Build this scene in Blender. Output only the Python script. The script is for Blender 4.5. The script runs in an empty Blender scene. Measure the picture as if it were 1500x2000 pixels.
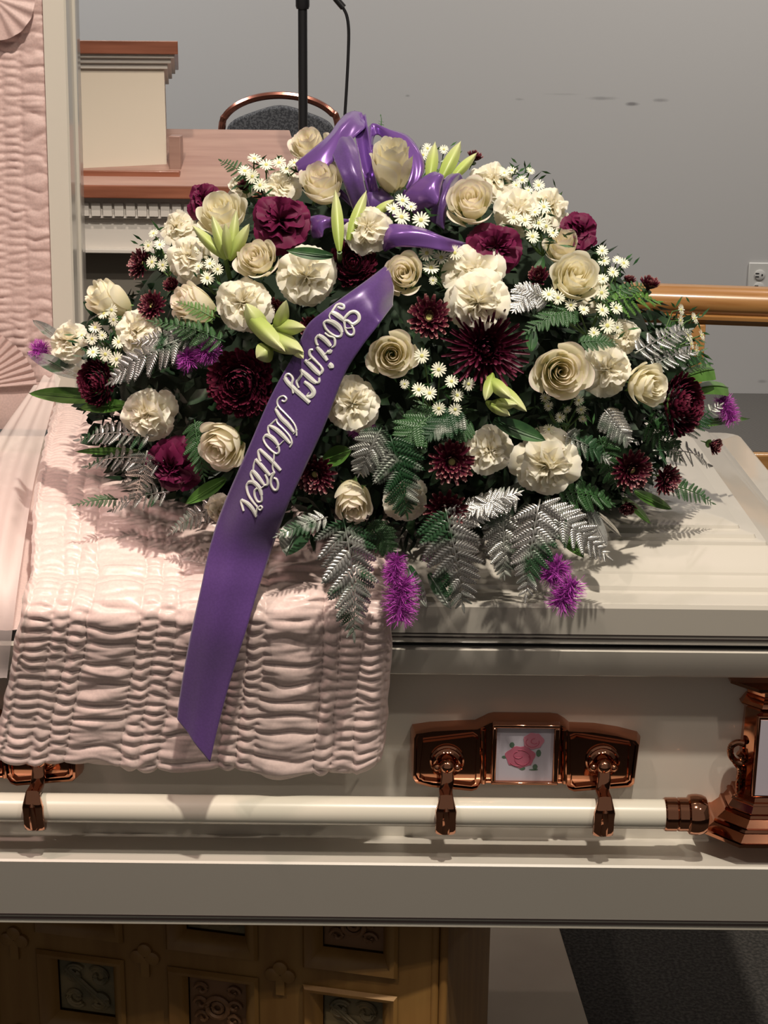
import bpy, bmesh, math, random
from mathutils import Vector, Matrix, noise
from mathutils.bvhtree import BVHTree
pi = math.pi
R = math.radians
rnd = random.Random(7)
sc = bpy.context.scene
col = sc.collection

# ------------------------------------------------------------------ camera
FPX = 3200.0
PITCH, ROLL = R(17.0), R(0.6)
CAM = Vector((0, 0, 1.672))
FWD = Vector((0, math.cos(PITCH), -math.sin(PITCH)))
_r0 = Vector((1, 0, 0)); _u0 = Vector((0, math.sin(PITCH), math.cos(PITCH)))
CR = _r0 * math.cos(ROLL) + _u0 * math.sin(ROLL)
CU = -_r0 * math.sin(ROLL) + _u0 * math.cos(ROLL)
cd = bpy.data.cameras.new('camera'); cam = bpy.data.objects.new('camera', cd); col.objects.link(cam)
cd.lens = FPX / 2000 * 36; cd.sensor_width = 36; cd.sensor_fit = 'AUTO'
cam.matrix_world = Matrix.Translation(CAM) @ Matrix((CR, CU, -FWD)).transposed().to_4x4()
cd.clip_start = 0.05; cd.clip_end = 60
sc.camera = cam

# ------------------------------------------------------------------ light
sc.view_settings.view_transform = 'Standard'; sc.view_settings.look = 'None'
sc.view_settings.exposure = 0.0; sc.view_settings.gamma = 1; sc.view_settings.use_curve_mapping = False
w = bpy.data.worlds.new('room_air'); sc.world = w; w.use_nodes = True
w.node_tree.nodes['Background'].inputs[0].default_value = (1.0, 0.91, 0.82, 1)
w.node_tree.nodes['Background'].inputs[1].default_value = 0.17

def spot(name, loc, aim, power, colr, size=55, rad=.05, blend=.6):
    l = bpy.data.lights.new(name, 'SPOT'); l.energy = power; l.color = colr; l.spot_size = R(size); l.spot_blend = blend
    l.shadow_soft_size = rad
    o = bpy.data.objects.new(name, l); col.objects.link(o); o.location = loc
    o.rotation_euler = (Vector(aim) - Vector(loc)).to_track_quat('-Z', 'Y').to_euler()
    return o
def area(name, loc, aim, power, colr, sx, sy):
    l = bpy.data.lights.new(name, 'AREA'); l.energy = power; l.color = colr; l.shape = 'RECTANGLE'; l.size = sx; l.size_y = sy
    o = bpy.data.objects.new(name, l); col.objects.link(o); o.location = loc
    o.rotation_euler = (Vector(aim) - Vector(loc)).to_track_quat('-Z', 'Y').to_euler()
    return o
spot('ceiling_spot', (1.7, -0.35, 4.3), (0.2, 2.0, 1.0), 110, (1, .88, .74), 50, .05)
spot('ceiling_spot', (-1.6, -0.2, 4.3), (-.2, 2.0, 1.0), 108, (1, .85, .74), 50, .05)
spot('ceiling_spot', (0.35, 0.35, 4.4), (0.1, 2.0, 1.0), 560, (1, .90, .77), 60, .05)
spot('torchiere_lamp', (-1.1, 1.1, 2.9), (-.50, 1.95, .9), 75, (1, .68, .62), 30, .06, 1.)
spot('pulpit_fill', (-.6, 1.5, 4.3), (-.62, 3.8, 1.55), 230, (1, .86, .72), 24, .06, 1.)  # added fill that brightens the lectern, not a known fixture
spot('ceiling_spot', (1.2, 4.1, 3.9), (0.3, 2.3, 1.0), 25, (1, .80, .74), 60, .04)
for _x in (-2.2, 0, 2.2):
    spot('wall_fill', (_x, 3.9, 4.3), (_x, 5.5, 1.5), 290, (.95, .97, 1) if _x < -1 else (1, .955, .90), 96, .3, 1.)  # unseen fill lights added to brighten the back wall

# ------------------------------------------------------------------ projection helpers (pixel of the photograph -> world point on a real plane)
def ray(px, py): return (FWD * FPX + CR * (px - 750) - CU * (py - 1000)) / FPX
def PY(px, py, Y): d = ray(px, py); return CAM + d * ((Y - CAM.y) / d.y)
def PZ(px, py, Z): d = ray(px, py); return CAM + d * ((Z - CAM.z) / d.z)

# ------------------------------------------------------------------ materials
def mat(name, base, rough=.5, metal=0., coat=0., sub=0., spec=.5, sheen=0.):
    m = bpy.data.materials.new(name); m.use_nodes = True
    b = m.node_tree.nodes['Principled BSDF']
    b.inputs['Base Color'].default_value = (*base, 1); b.inputs['Roughness'].default_value = rough
    b.inputs['Metallic'].default_value = metal; b.inputs['Coat Weight'].default_value = coat
    b.inputs['Coat Roughness'].default_value = .06
    b.inputs['Specular IOR Level'].default_value = spec
    if sub:
        b.inputs['Subsurface Weight'].default_value = sub; b.inputs['Subsurface Scale'].default_value = .006
        b.inputs['Subsurface Radius'].default_value = (1, .7, .4)
    if sheen: b.inputs['Sheen Weight'].default_value = sheen
    return m
def nd(m, t, **kw):
    n = m.node_tree.nodes.new(t)
    for k, v in kw.items(): setattr(n, k, v)
    return n
def lk(m, a, b): m.node_tree.links.new(a, b)
def bs(m): return m.node_tree.nodes['Principled BSDF']
def noisemix(m, c1, c2, scale=8, lo=.4, hi=.6, stretch=(1, 1, 1), detail=4, target='Base Color', co='Object'):
    tc = nd(m, 'ShaderNodeTexCoord'); mp = nd(m, 'ShaderNodeMapping'); mp.inputs['Scale'].default_value = stretch
    nz = nd(m, 'ShaderNodeTexNoise'); nz.inputs['Scale'].default_value = scale; nz.inputs['Detail'].default_value = detail
    rp = nd(m, 'ShaderNodeValToRGB'); rp.color_ramp.elements[0].position = lo; rp.color_ramp.elements[1].position = hi
    rp.color_ramp.elements[0].color = (*c1, 1); rp.color_ramp.elements[1].color = (*c2, 1)
    lk(m, tc.outputs[co], mp.inputs[0]); lk(m, mp.outputs[0], nz.inputs[0]); lk(m, nz.outputs[0], rp.inputs[0])
    lk(m, rp.outputs[0], bs(m).inputs[target]); return nz, rp
def bump(m, src, strength=.2, dist=.002):
    b = nd(m, 'ShaderNodeBump'); b.inputs['Strength'].default_value = strength; b.inputs['Distance'].default_value = dist
    lk(m, src, b.inputs['Height']); lk(m, b.outputs[0], bs(m).inputs['Normal'])
def ramp_attr(m, stops, attr='t'):
    a = nd(m, 'ShaderNodeAttribute'); a.attribute_name = attr
    rp = nd(m, 'ShaderNodeValToRGB'); e = rp.color_ramp.elements
    while len(e) < len(stops): e.new(.5)
    for i, (p, c) in enumerate(stops): e[i].position = p; e[i].color = (*c, 1)
    lk(m, a.outputs['Fac'], rp.inputs[0]); lk(m, rp.outputs[0], bs(m).inputs['Base Color'])
    return rp

CREAM = mat('glossy_cream_enamel', (.60, .56, .49), .32, coat=.75)
STRIPE = mat('dark_pinstripe', (.03, .022, .02), .4)
BLACKGAP = mat('black_gasket', (.008, .007, .007), .7)
COPPER = mat('polished_copper', (.52, .235, .14), .07, 1.)
COPPERD = mat('dark_copper_inlay', (.30, .13, .08), .14, 1.)
BARW = mat('ivory_bar', (.66, .62, .52), .25, coat=.8)
PLAQ = mat('lilac_plaque', (.40, .37, .42), .45)
PROSE = mat('printed_pink_rose', (.36, .09, .14), .6); PROSE2 = mat('printed_pale_rose', (.42, .15, .20), .6); PLEAF = mat('printed_leaf', (.06, .11, .07), .6)
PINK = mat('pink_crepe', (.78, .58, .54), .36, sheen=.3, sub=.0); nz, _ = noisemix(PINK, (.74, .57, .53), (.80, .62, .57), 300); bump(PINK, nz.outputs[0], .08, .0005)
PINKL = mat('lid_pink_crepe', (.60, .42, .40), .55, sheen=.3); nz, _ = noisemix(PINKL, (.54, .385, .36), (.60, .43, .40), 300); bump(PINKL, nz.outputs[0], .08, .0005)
VEIL = mat('sheer_pale_veil', (.93, .80, .76), .6)
def _veil():
    m = VEIL; out = m.node_tree.nodes['Material Output']; mx = nd(m, 'ShaderNodeMixShader'); tr = nd(m, 'ShaderNodeBsdfTransparent')
    mx.inputs[0].default_value = .55; lk(m, tr.outputs[0], mx.inputs[1]); lk(m, bs(m).outputs[0], mx.inputs[2]); lk(m, mx.outputs[0], out.inputs[0])
_veil()
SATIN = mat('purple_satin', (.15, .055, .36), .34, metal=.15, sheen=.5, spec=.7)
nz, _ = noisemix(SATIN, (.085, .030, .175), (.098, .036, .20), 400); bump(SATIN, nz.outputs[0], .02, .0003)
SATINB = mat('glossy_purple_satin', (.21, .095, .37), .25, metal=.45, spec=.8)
FOIL = mat('silver_white_foil_letter', (.90, .90, .84), .28, .25)
GREEN = mat('dark_green_leaf', (.03, .09, .03), .38); noisemix(GREEN, (.018, .06, .02), (.05, .13, .04), 30)
GREENB = mat('fresh_green_leaf', (.07, .18, .03), .36); noisemix(GREENB, (.05, .13, .02), (.11, .24, .05), 20)
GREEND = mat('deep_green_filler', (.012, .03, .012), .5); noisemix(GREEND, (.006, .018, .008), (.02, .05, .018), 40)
FOAM = mat('green_foam', (.008, .02, .008), .9)
STEM = mat('green_stem', (.10, .19, .05), .5)
SILVER = mat('silver_painted_leaf', (.5, .5, .47), .27, .8)
def _silver(m, lo, hi, green, silver=(.68, .67, .64)):
    tc = nd(m, 'ShaderNodeTexCoord'); nz = nd(m, 'ShaderNodeTexNoise'); nz.inputs['Scale'].default_value = 16; nz.inputs['Detail'].default_value = 5
    g = nd(m, 'ShaderNodeNewGeometry')
    rp = nd(m, 'ShaderNodeValToRGB'); rp.color_ramp.elements[0].position = lo; rp.color_ramp.elements[1].position = hi
    mc = nd(m, 'ShaderNodeMix', data_type='RGBA'); mc.inputs[6].default_value = (*green, 1); mc.inputs[7].default_value = (*silver, 1)
    mm = nd(m, 'ShaderNodeMath', operation='MULTIPLY'); mm.inputs[1].default_value = .88
    lk(m, g.outputs['Position'], nz.inputs[0]); lk(m, nz.outputs[0], rp.inputs[0]); lk(m, rp.outputs[0], mc.inputs[0]); lk(m, rp.outputs[0], mm.inputs[0])
    lk(m, mc.outputs[2], bs(m).inputs['Base Color']); lk(m, mm.outputs[0], bs(m).inputs['Metallic'])
_silver(SILVER, .40, .50, (.03, .08, .035))
HALFS = mat('part_silvered_fern', (.3, .35, .3), .36, .5); _silver(HALFS, .47, .60, (.015, .055, .02), (.62, .62, .57))
def translu(m, f=.35):
    out = m.node_tree.nodes['Material Output']; mx = nd(m, 'ShaderNodeMixShader'); tr = nd(m, 'ShaderNodeBsdfTranslucent'); mx.inputs[0].default_value = f
    src = bs(m).inputs['Base Color'].links[0].from_socket if bs(m).inputs['Base Color'].links else None
    if src: lk(m, src, tr.inputs[0])
    else: tr.inputs[0].default_value = bs(m).inputs['Base Color'].default_value
    lk(m, bs(m).outputs[0], mx.inputs[1]); lk(m, tr.outputs[0], mx.inputs[2]); lk(m, mx.outputs[0], out.inputs[0])
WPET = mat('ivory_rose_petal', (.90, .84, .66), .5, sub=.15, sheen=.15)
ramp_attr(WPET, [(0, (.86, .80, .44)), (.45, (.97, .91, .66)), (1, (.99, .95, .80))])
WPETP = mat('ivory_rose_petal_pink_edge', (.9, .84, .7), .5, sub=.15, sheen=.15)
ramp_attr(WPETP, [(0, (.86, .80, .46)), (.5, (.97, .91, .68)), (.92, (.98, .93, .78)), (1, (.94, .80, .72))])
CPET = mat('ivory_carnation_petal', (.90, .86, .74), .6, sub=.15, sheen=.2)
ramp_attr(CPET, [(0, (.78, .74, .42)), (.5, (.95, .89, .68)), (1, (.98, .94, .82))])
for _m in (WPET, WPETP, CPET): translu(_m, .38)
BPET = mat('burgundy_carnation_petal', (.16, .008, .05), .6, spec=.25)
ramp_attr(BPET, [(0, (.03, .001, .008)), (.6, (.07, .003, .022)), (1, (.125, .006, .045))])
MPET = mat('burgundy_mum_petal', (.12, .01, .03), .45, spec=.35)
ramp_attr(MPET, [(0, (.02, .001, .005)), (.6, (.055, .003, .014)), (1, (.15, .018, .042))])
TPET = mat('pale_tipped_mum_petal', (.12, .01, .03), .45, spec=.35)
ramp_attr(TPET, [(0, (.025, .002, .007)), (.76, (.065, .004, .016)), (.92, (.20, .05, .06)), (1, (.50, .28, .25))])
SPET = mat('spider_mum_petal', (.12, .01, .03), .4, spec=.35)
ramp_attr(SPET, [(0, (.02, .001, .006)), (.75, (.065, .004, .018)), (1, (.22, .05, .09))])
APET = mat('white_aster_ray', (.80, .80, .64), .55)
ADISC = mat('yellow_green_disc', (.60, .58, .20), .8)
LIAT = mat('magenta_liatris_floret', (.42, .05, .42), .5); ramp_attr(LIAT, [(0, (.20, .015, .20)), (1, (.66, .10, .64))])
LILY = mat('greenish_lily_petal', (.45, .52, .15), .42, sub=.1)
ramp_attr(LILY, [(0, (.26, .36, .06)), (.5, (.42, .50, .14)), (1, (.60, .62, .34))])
WOOD = mat('mahogany', (.26, .09, .05), .35, coat=.3); noisemix(WOOD, (.20, .065, .035), (.33, .12, .07), 5, .3, .7, (1, 8, 12))
WOODT = mat('mahogany_desk_top', (.36, .22, .18), .42, coat=.2); noisemix(WOODT, (.30, .17, .14), (.40, .25, .20), 4, .3, .7, (1, 10, 10))
OAK = mat('golden_oak_rail', (.45, .22, .06), .3, coat=.5); noisemix(OAK, (.36, .16, .045), (.50, .26, .09), 6, .3, .7, (1, 12, 12))
PAINT = mat('cream_paint', (.74, .66, .55), .5)
PAINTW = mat('white_paint', (.62, .58, .54), .5)
BIER = mat('dark_golden_wood', (.34, .18, .05), .5, coat=.1); noisemix(BIER, (.20, .095, .022), (.29, .155, .042), 3, .3, .7, (9, 9, 1))
CARV = mat('carved_green_bronze', (.20, .16, .08), .55); noisemix(CARV, (.12, .10, .055), (.24, .18, .09), 25)
CARVB = mat('carved_brown_plaque', (.22, .11, .05), .55)
BLACK = mat('black_metal', (.012, .012, .014), .35)
FABR = mat('grey_chair_fabric', (.08, .08, .085), .9); noisemix(FABR, (.05, .05, .055), (.13, .13, .135), 220, .45, .55)
CHROME = mat('bronze_chair_frame', (.42, .16, .11), .18, .9)
WALL = mat('grey_wall_paint', (.50, .49, .48), .85)
def _wall():
    m = WALL
    tc = nd(m, 'ShaderNodeTexCoord'); prev = None
    nz = nd(m, 'ShaderNodeTexNoise'); nz.inputs['Scale'].default_value = 40; lk(m, tc.outputs['Object'], nz.inputs[0])
    for (x, z, sx, sz, st) in SCUFF:
        mp = nd(m, 'ShaderNodeVectorMath', operation='SUBTRACT'); mp.inputs[1].default_value = (x, 0, z)
        dv = nd(m, 'ShaderNodeVectorMath', operation='MULTIPLY'); dv.inputs[1].default_value = (1 / sx, 0, 1 / sz)
        ln = nd(m, 'ShaderNodeVectorMath', operation='LENGTH')
        ad = nd(m, 'ShaderNodeMath', operation='ADD'); mr = nd(m, 'ShaderNodeMapRange')
        mr.inputs['From Min'].default_value = .9; mr.inputs['From Max'].default_value = 1.9; mr.inputs['To Min'].default_value = st; mr.inputs['To Max'].default_value = 0
        lk(m, tc.outputs['Object'], mp.inputs[0]); lk(m, mp.outputs[0], dv.inputs[0]); lk(m, dv.outputs[0], ln.inputs[0])
        lk(m, ln.outputs['Value'], ad.inputs[0]); lk(m, nz.outputs[0], ad.inputs[1]); lk(m, ad.outputs[0], mr.inputs[0])
        if prev is None: prev = mr.outputs[0]
        else:
            mx = nd(m, 'ShaderNodeMath', operation='MAXIMUM'); lk(m, prev, mx.inputs[0]); lk(m, mr.outputs[0], mx.inputs[1]); prev = mx.outputs[0]
    mc = nd(m, 'ShaderNodeMix', data_type='RGBA'); mc.inputs[6].default_value = (.50, .485, .47, 1); mc.inputs[7].default_value = (.17, .16, .16, 1)
    lk(m, prev, mc.inputs[0]); lk(m, mc.outputs[2], bs(m).inputs['Base Color'])
CARPET = mat('charcoal_carpet', (.03, .03, .028), .95); nz, _ = noisemix(CARPET, (.016, .015, .013), (.055, .05, .045), 160, .4, .65); bump(CARPET, nz.outputs[0], .6, .004)
CARPETP = mat('woven_grey_carpet', (.07, .07, .065), .95)
def _cp():
    m = CARPETP; tc = nd(m, 'ShaderNodeTexCoord'); wv = nd(m, 'ShaderNodeTexWave'); wv.bands_direction = 'DIAGONAL'; wv.inputs['Scale'].default_value = 45; wv.inputs['Distortion'].default_value = 2
    rp = nd(m, 'ShaderNodeValToRGB'); rp.color_ramp.elements[0].color = (.055, .05, .045, 1); rp.color_ramp.elements[1].color = (.12, .11, .10, 1)
    lk(m, tc.outputs['Object'], wv.inputs[0]); lk(m, wv.outputs[0], rp.inputs[0]); lk(m, rp.outputs[0], bs(m).inputs['Base Color'])
_cp()
PLASTIC = mat('white_plastic', (.62, .60, .56), .4)
SLABM = mat('pale_stone_slab', (.55, .50, .43), .6); noisemix(SLABM, (.46, .38, .29), (.54, .46, .36), 3)

# ------------------------------------------------------------------ mesh helpers
def mesh(name, vs, fs, m, smooth=True, sharp=None, tt=None):
    me = bpy.data.meshes.new(name); me.from_pydata([tuple(v) for v in vs], [], fs)
    for k in (m if isinstance(m, (list, tuple)) else [m]): me.materials.append(k)
    if smooth: me.polygons.foreach_set('use_smooth', [True] * len(me.polygons))
    if tt is not None:
        a = me.attributes.new('t', 'FLOAT', 'POINT'); a.data.foreach_set('value', tt)
    me.update()
    if sharp: me.set_sharp_from_angle(angle=R(sharp))
    return me
def ob(name, me, parent=None, loc=None, mtx=None, kind=None, label=None):
    o = bpy.data.objects.new(name, me); col.objects.link(o)
    if parent is not None: o.parent = parent
    if mtx is not None: o.matrix_basis = mtx
    elif loc is not None: o.location = loc
    if kind: o['kind'] = kind
    if label: o['label'] = label
    return o
def tag(o, label, cat, group=None):
    o['label'] = label; o['category'] = cat
    if group: o['group'] = group
    return o
def thing(name, label, cat, loc=(0, 0, 0), group=None, mtx=None):
    o = bpy.data.objects.new(name, None); col.objects.link(o); o.empty_display_size = .02
    if mtx is not None: o.matrix_basis = mtx
    else: o.location = loc
    return tag(o, label, cat, group)
class MB:
    def __init__(s): s.v = []; s.f = []; s.t = []
    def add(s, vs, fs, tt=None, M=None):
        n = len(s.v)
        s.v += [M @ Vector(v) for v in vs] if M is not None else [Vector(v) for v in vs]
        s.f += [tuple(i + n for i in f) for f in fs]; s.t += tt if tt is not None else [0.] * len(vs)
        return s
    def box(s, x0, x1, y0, y1, z0, z1, M=None):
        vs = [(x, y, z) for x in (x0, x1) for y in (y0, y1) for z in (z0, z1)]
        return s.add(vs, [(0, 1, 3, 2), (4, 6, 7, 5), (0, 4, 5, 1), (2, 3, 7, 6), (0, 2, 6, 4), (1, 5, 7, 3)], M=M)
    def grid(s, fn, nu, nv, tf=None, close=False, M=None):
        vs = []; tt = []
        for i in range(nu + 1):
            for j in range(nv + 1):
                vs.append(fn(i / nu, j / nv)); tt.append(tf(i / nu, j / nv) if tf else j / nv)
        fs = [(i * (nv + 1) + j, (i + 1) * (nv + 1) + j, (i + 1) * (nv + 1) + j + 1, i * (nv + 1) + j + 1) for i in range(nu) for j in range(nv)]
        return s.add(vs, fs, tt, M)
    def tube(s, pts, rad, n=8, caps=True, tt=None):
        pts = [Vector(p) for p in pts]; N = len(pts); rs = rad if isinstance(rad, (list, tuple)) else [rad] * N
        vs = []; up = Vector((.13, .21, .97))
        for i, p in enumerate(pts):
            d = (pts[min(i + 1, N - 1)] - pts[max(i - 1, 0)]).normalized()
            a = d.cross(up)
            if a.length < .05: a = d.cross(Vector((1, 0, 0)))
            a.normalize(); b = d.cross(a)
            vs += [p + (a * math.cos(2 * pi * k / n) + b * math.sin(2 * pi * k / n)) * rs[i] for k in range(n)]
        fs = [(i * n + k, i * n + (k + 1) % n, (i + 1) * n + (k + 1) % n, (i + 1) * n + k) for i in range(N - 1) for k in range(n)]
        if caps: fs += [tuple(range(n))[::-1], tuple((N - 1) * n + k for k in range(n))]
        return s.add(vs, fs, tt)
    def lathe(s, prof, n=20, M=None, cap=True):      # profile (r, z) about z
        vs = [(r * math.cos(2 * pi * k / n), r * math.sin(2 * pi * k / n), z) for r, z in prof for k in range(n)]
        fs = [(i * n + k, i * n + (k + 1) % n, (i + 1) * n + (k + 1) % n, (i + 1) * n + k) for i in range(len(prof) - 1) for k in range(n)]
        if cap: fs += [tuple(range(n))[::-1], tuple((len(prof) - 1) * n + k for k in range(n))]
        return s.add(vs, fs, M=M)
    def sweepx(s, prof, x0, x1, closed=True, M=None):   # profile (y, z) swept along x
        n = len(prof); vs = [(x, y, z) for x in (x0, x1) for y, z in prof]
        fs = [(k, (k + 1) % n, n + (k + 1) % n, n + k) for k in range(n if closed else n - 1)]
        if closed: fs += [tuple(range(n))[::-1], tuple(range(n, 2 * n))]
        return s.add(vs, fs, M=M)
    def prism(s, outline, d0, d1, M=None):              # outline (x, z) extruded along y
        n = len(outline); vs = [(x, d0, z) for x, z in outline] + [(x, d1, z) for x, z in outline]
        return s.add(vs, [tuple(range(n)), tuple(range(n, 2 * n))[::-1]] + [(k, n + k, n + (k + 1) % n, (k + 1) % n) for k in range(n)], M=M)
    def me(s, name, m, smooth=True, sharp=40, recalc=False):
        me = mesh(name, s.v, s.f, m, smooth, None, s.t)
        if recalc:
            b = bmesh.new(); b.from_mesh(me); bmesh.ops.recalc_face_normals(b, faces=b.faces); b.to_mesh(me); b.free()
        if smooth and sharp: me.set_sharp_from_angle(angle=R(sharp))
        return me
def bev(o, w=.002, seg=2):
    m = o.modifiers.new('bevel', 'BEVEL'); m.width = w; m.segments = seg; m.limit_method = 'ANGLE'; m.angle_limit = R(35); m.harden_normals = False
    return o
def crom(pts, n=6):
    P = [Vector(p) for p in pts]; out = []
    for i in range(len(P) - 1):
        p0 = P[max(i - 1, 0)]; p1 = P[i]; p2 = P[i + 1]; p3 = P[min(i + 2, len(P) - 1)]
        for k in range(n):
            t = k / n
            out.append(.5 * ((2 * p1) + (p2 - p0) * t + (2 * p0 - 5 * p1 + 4 * p2 - p3) * t * t + (3 * p1 - p0 - 3 * p2 + p3) * t ** 3))
    out.append(P[-1]); return out
def frame(face, up=None):
    z = face.normalized(); up = (up or CU)
    x = up.cross(z)
    if x.length < .05: x = CR.cross(z)
    x.normalize(); y = z.cross(x)
    return Matrix((x, y, z)).transposed()

# ------------------------------------------------------------------ room
F = 1.8336                      # y of the casket's front edge
WY = 5.5
SCUFF = []
for (px, py, hx, hz, st) in [(1175, 192, 22, 3, .45), (1234, 203, 11, 3, .8), (1290, 196, 12, 3, .5), (1015, 194, 7, 2, .35), (796, 187, 4, 2, .5), (1100, 184, 28, 1.5, .2), (1489, 745, 8, 3, .4)]:
    p = PY(px, py, WY); SCUFF.append((p.x, p.z, hx * .0018, hz * .0018, st))
_wall()
ob('wall_back', MB().box(-5, 5, WY, WY + .12, 0, 4.6).me('wall_back', WALL, False), kind='structure')
ob('wall_left', MB().box(-5.12, -5, -3, WY, 0, 4.6).me('wall_left', WALL, False), kind='structure')
ob('wall_right', MB().box(5, 5.12, -3, WY, 0, 4.6).me('wall_right', WALL, False), kind='structure')
ob('floor', MB().box(-5, 5, -3, WY, -.1, 0).me('floor', CARPET, False), kind='structure')
PLZ = .43
ob('floor_platform', MB().box(-4.9, 4.9, 4.72, WY - .001, 0, PLZ).me('floor_platform', CARPETP, False), kind='structure')
o = ob('trim_platform', MB().box(-4.9, 4.9, 4.69, 4.72, .0, PLZ).me('trim_platform', OAK), kind='structure'); bev(o, .008)

# wall outlet
c = PY(1480, 533, WY - .004)
t = thing('wall_outlet', 'white double power outlet on the grey wall above the oak rail', 'outlet', c)
hw = PY(1464, 533, WY - .004); top = PY(1480, 513, WY - .004)
h = top.z - c.z; cx = .034
o = ob('cover_plate', MB().box(-.032, .05, -.004, .004, -.085, h).me('cover_plate', PLASTIC), t); bev(o, .003)
for dz in (-.006, -.048):
    M = Matrix.Translation((.006, -.004, dz)) @ Matrix.Rotation(pi / 2, 4, 'X')
    r = ob('receptacle', MB().lathe([(.0175, 0), (.0175, .003), (.0155, .004)], 20, M).me('receptacle', PLASTIC, recalc=True), t)
    ob('slot', MB().box(-.009, .003, -.0092, -.0078, dz + .004, dz + .007).box(-.009, .003, -.0092, -.0078, dz - .007, dz - .004).box(.011, .016, -.0092, -.0078, dz - .002, dz + .003).me('slot', BLACK), r)

# ---- oak altar rail
RA = R(-8)
def rail():
    p = PY(1440, 560, 3.3); t = thing('altar_rail', 'glossy golden oak chancel rail with moulded top, right behind the flowers', 'rail', (p.x, 3.3, 0))
    t.rotation_euler = (0, 0, RA)
    z0 = PY(1440, 558, 3.3).z; z1 = PY(1440, 634, 3.3).z; hh = z0 - z1
    prof = [(.0, z0), (-.018, z0 - .003), (-.034, z0 - .012), (-.041, z0 - .026), (-.039, z0 - .042), (-.028, z0 - .052), (-.024, z0 - .056), (-.030, z0 - .060), (-.028, z0 - .067), (-.018, z0 - .071), (-.012, z1), (.012, z1)]
    prof += [(-y, z) for y, z in prof[1:-2]][::-1]
    ob('handrail', MB().sweepx(prof, -.6, 1.2).me('handrail', OAK, recalc=True, sharp=50), t)
    for xx in (-.072, .95):
        o = ob('post', MB().box(xx - .014, xx + .014, -.02, .02, 0, z1 + .001).me('post', OAK), t); bev(o, .003)
    o = ob('post', MB().box(-.56, -.53, -.02, .02, 0, z1 + .001).me('post', OAK), t); bev(o, .003)
rail()

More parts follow.
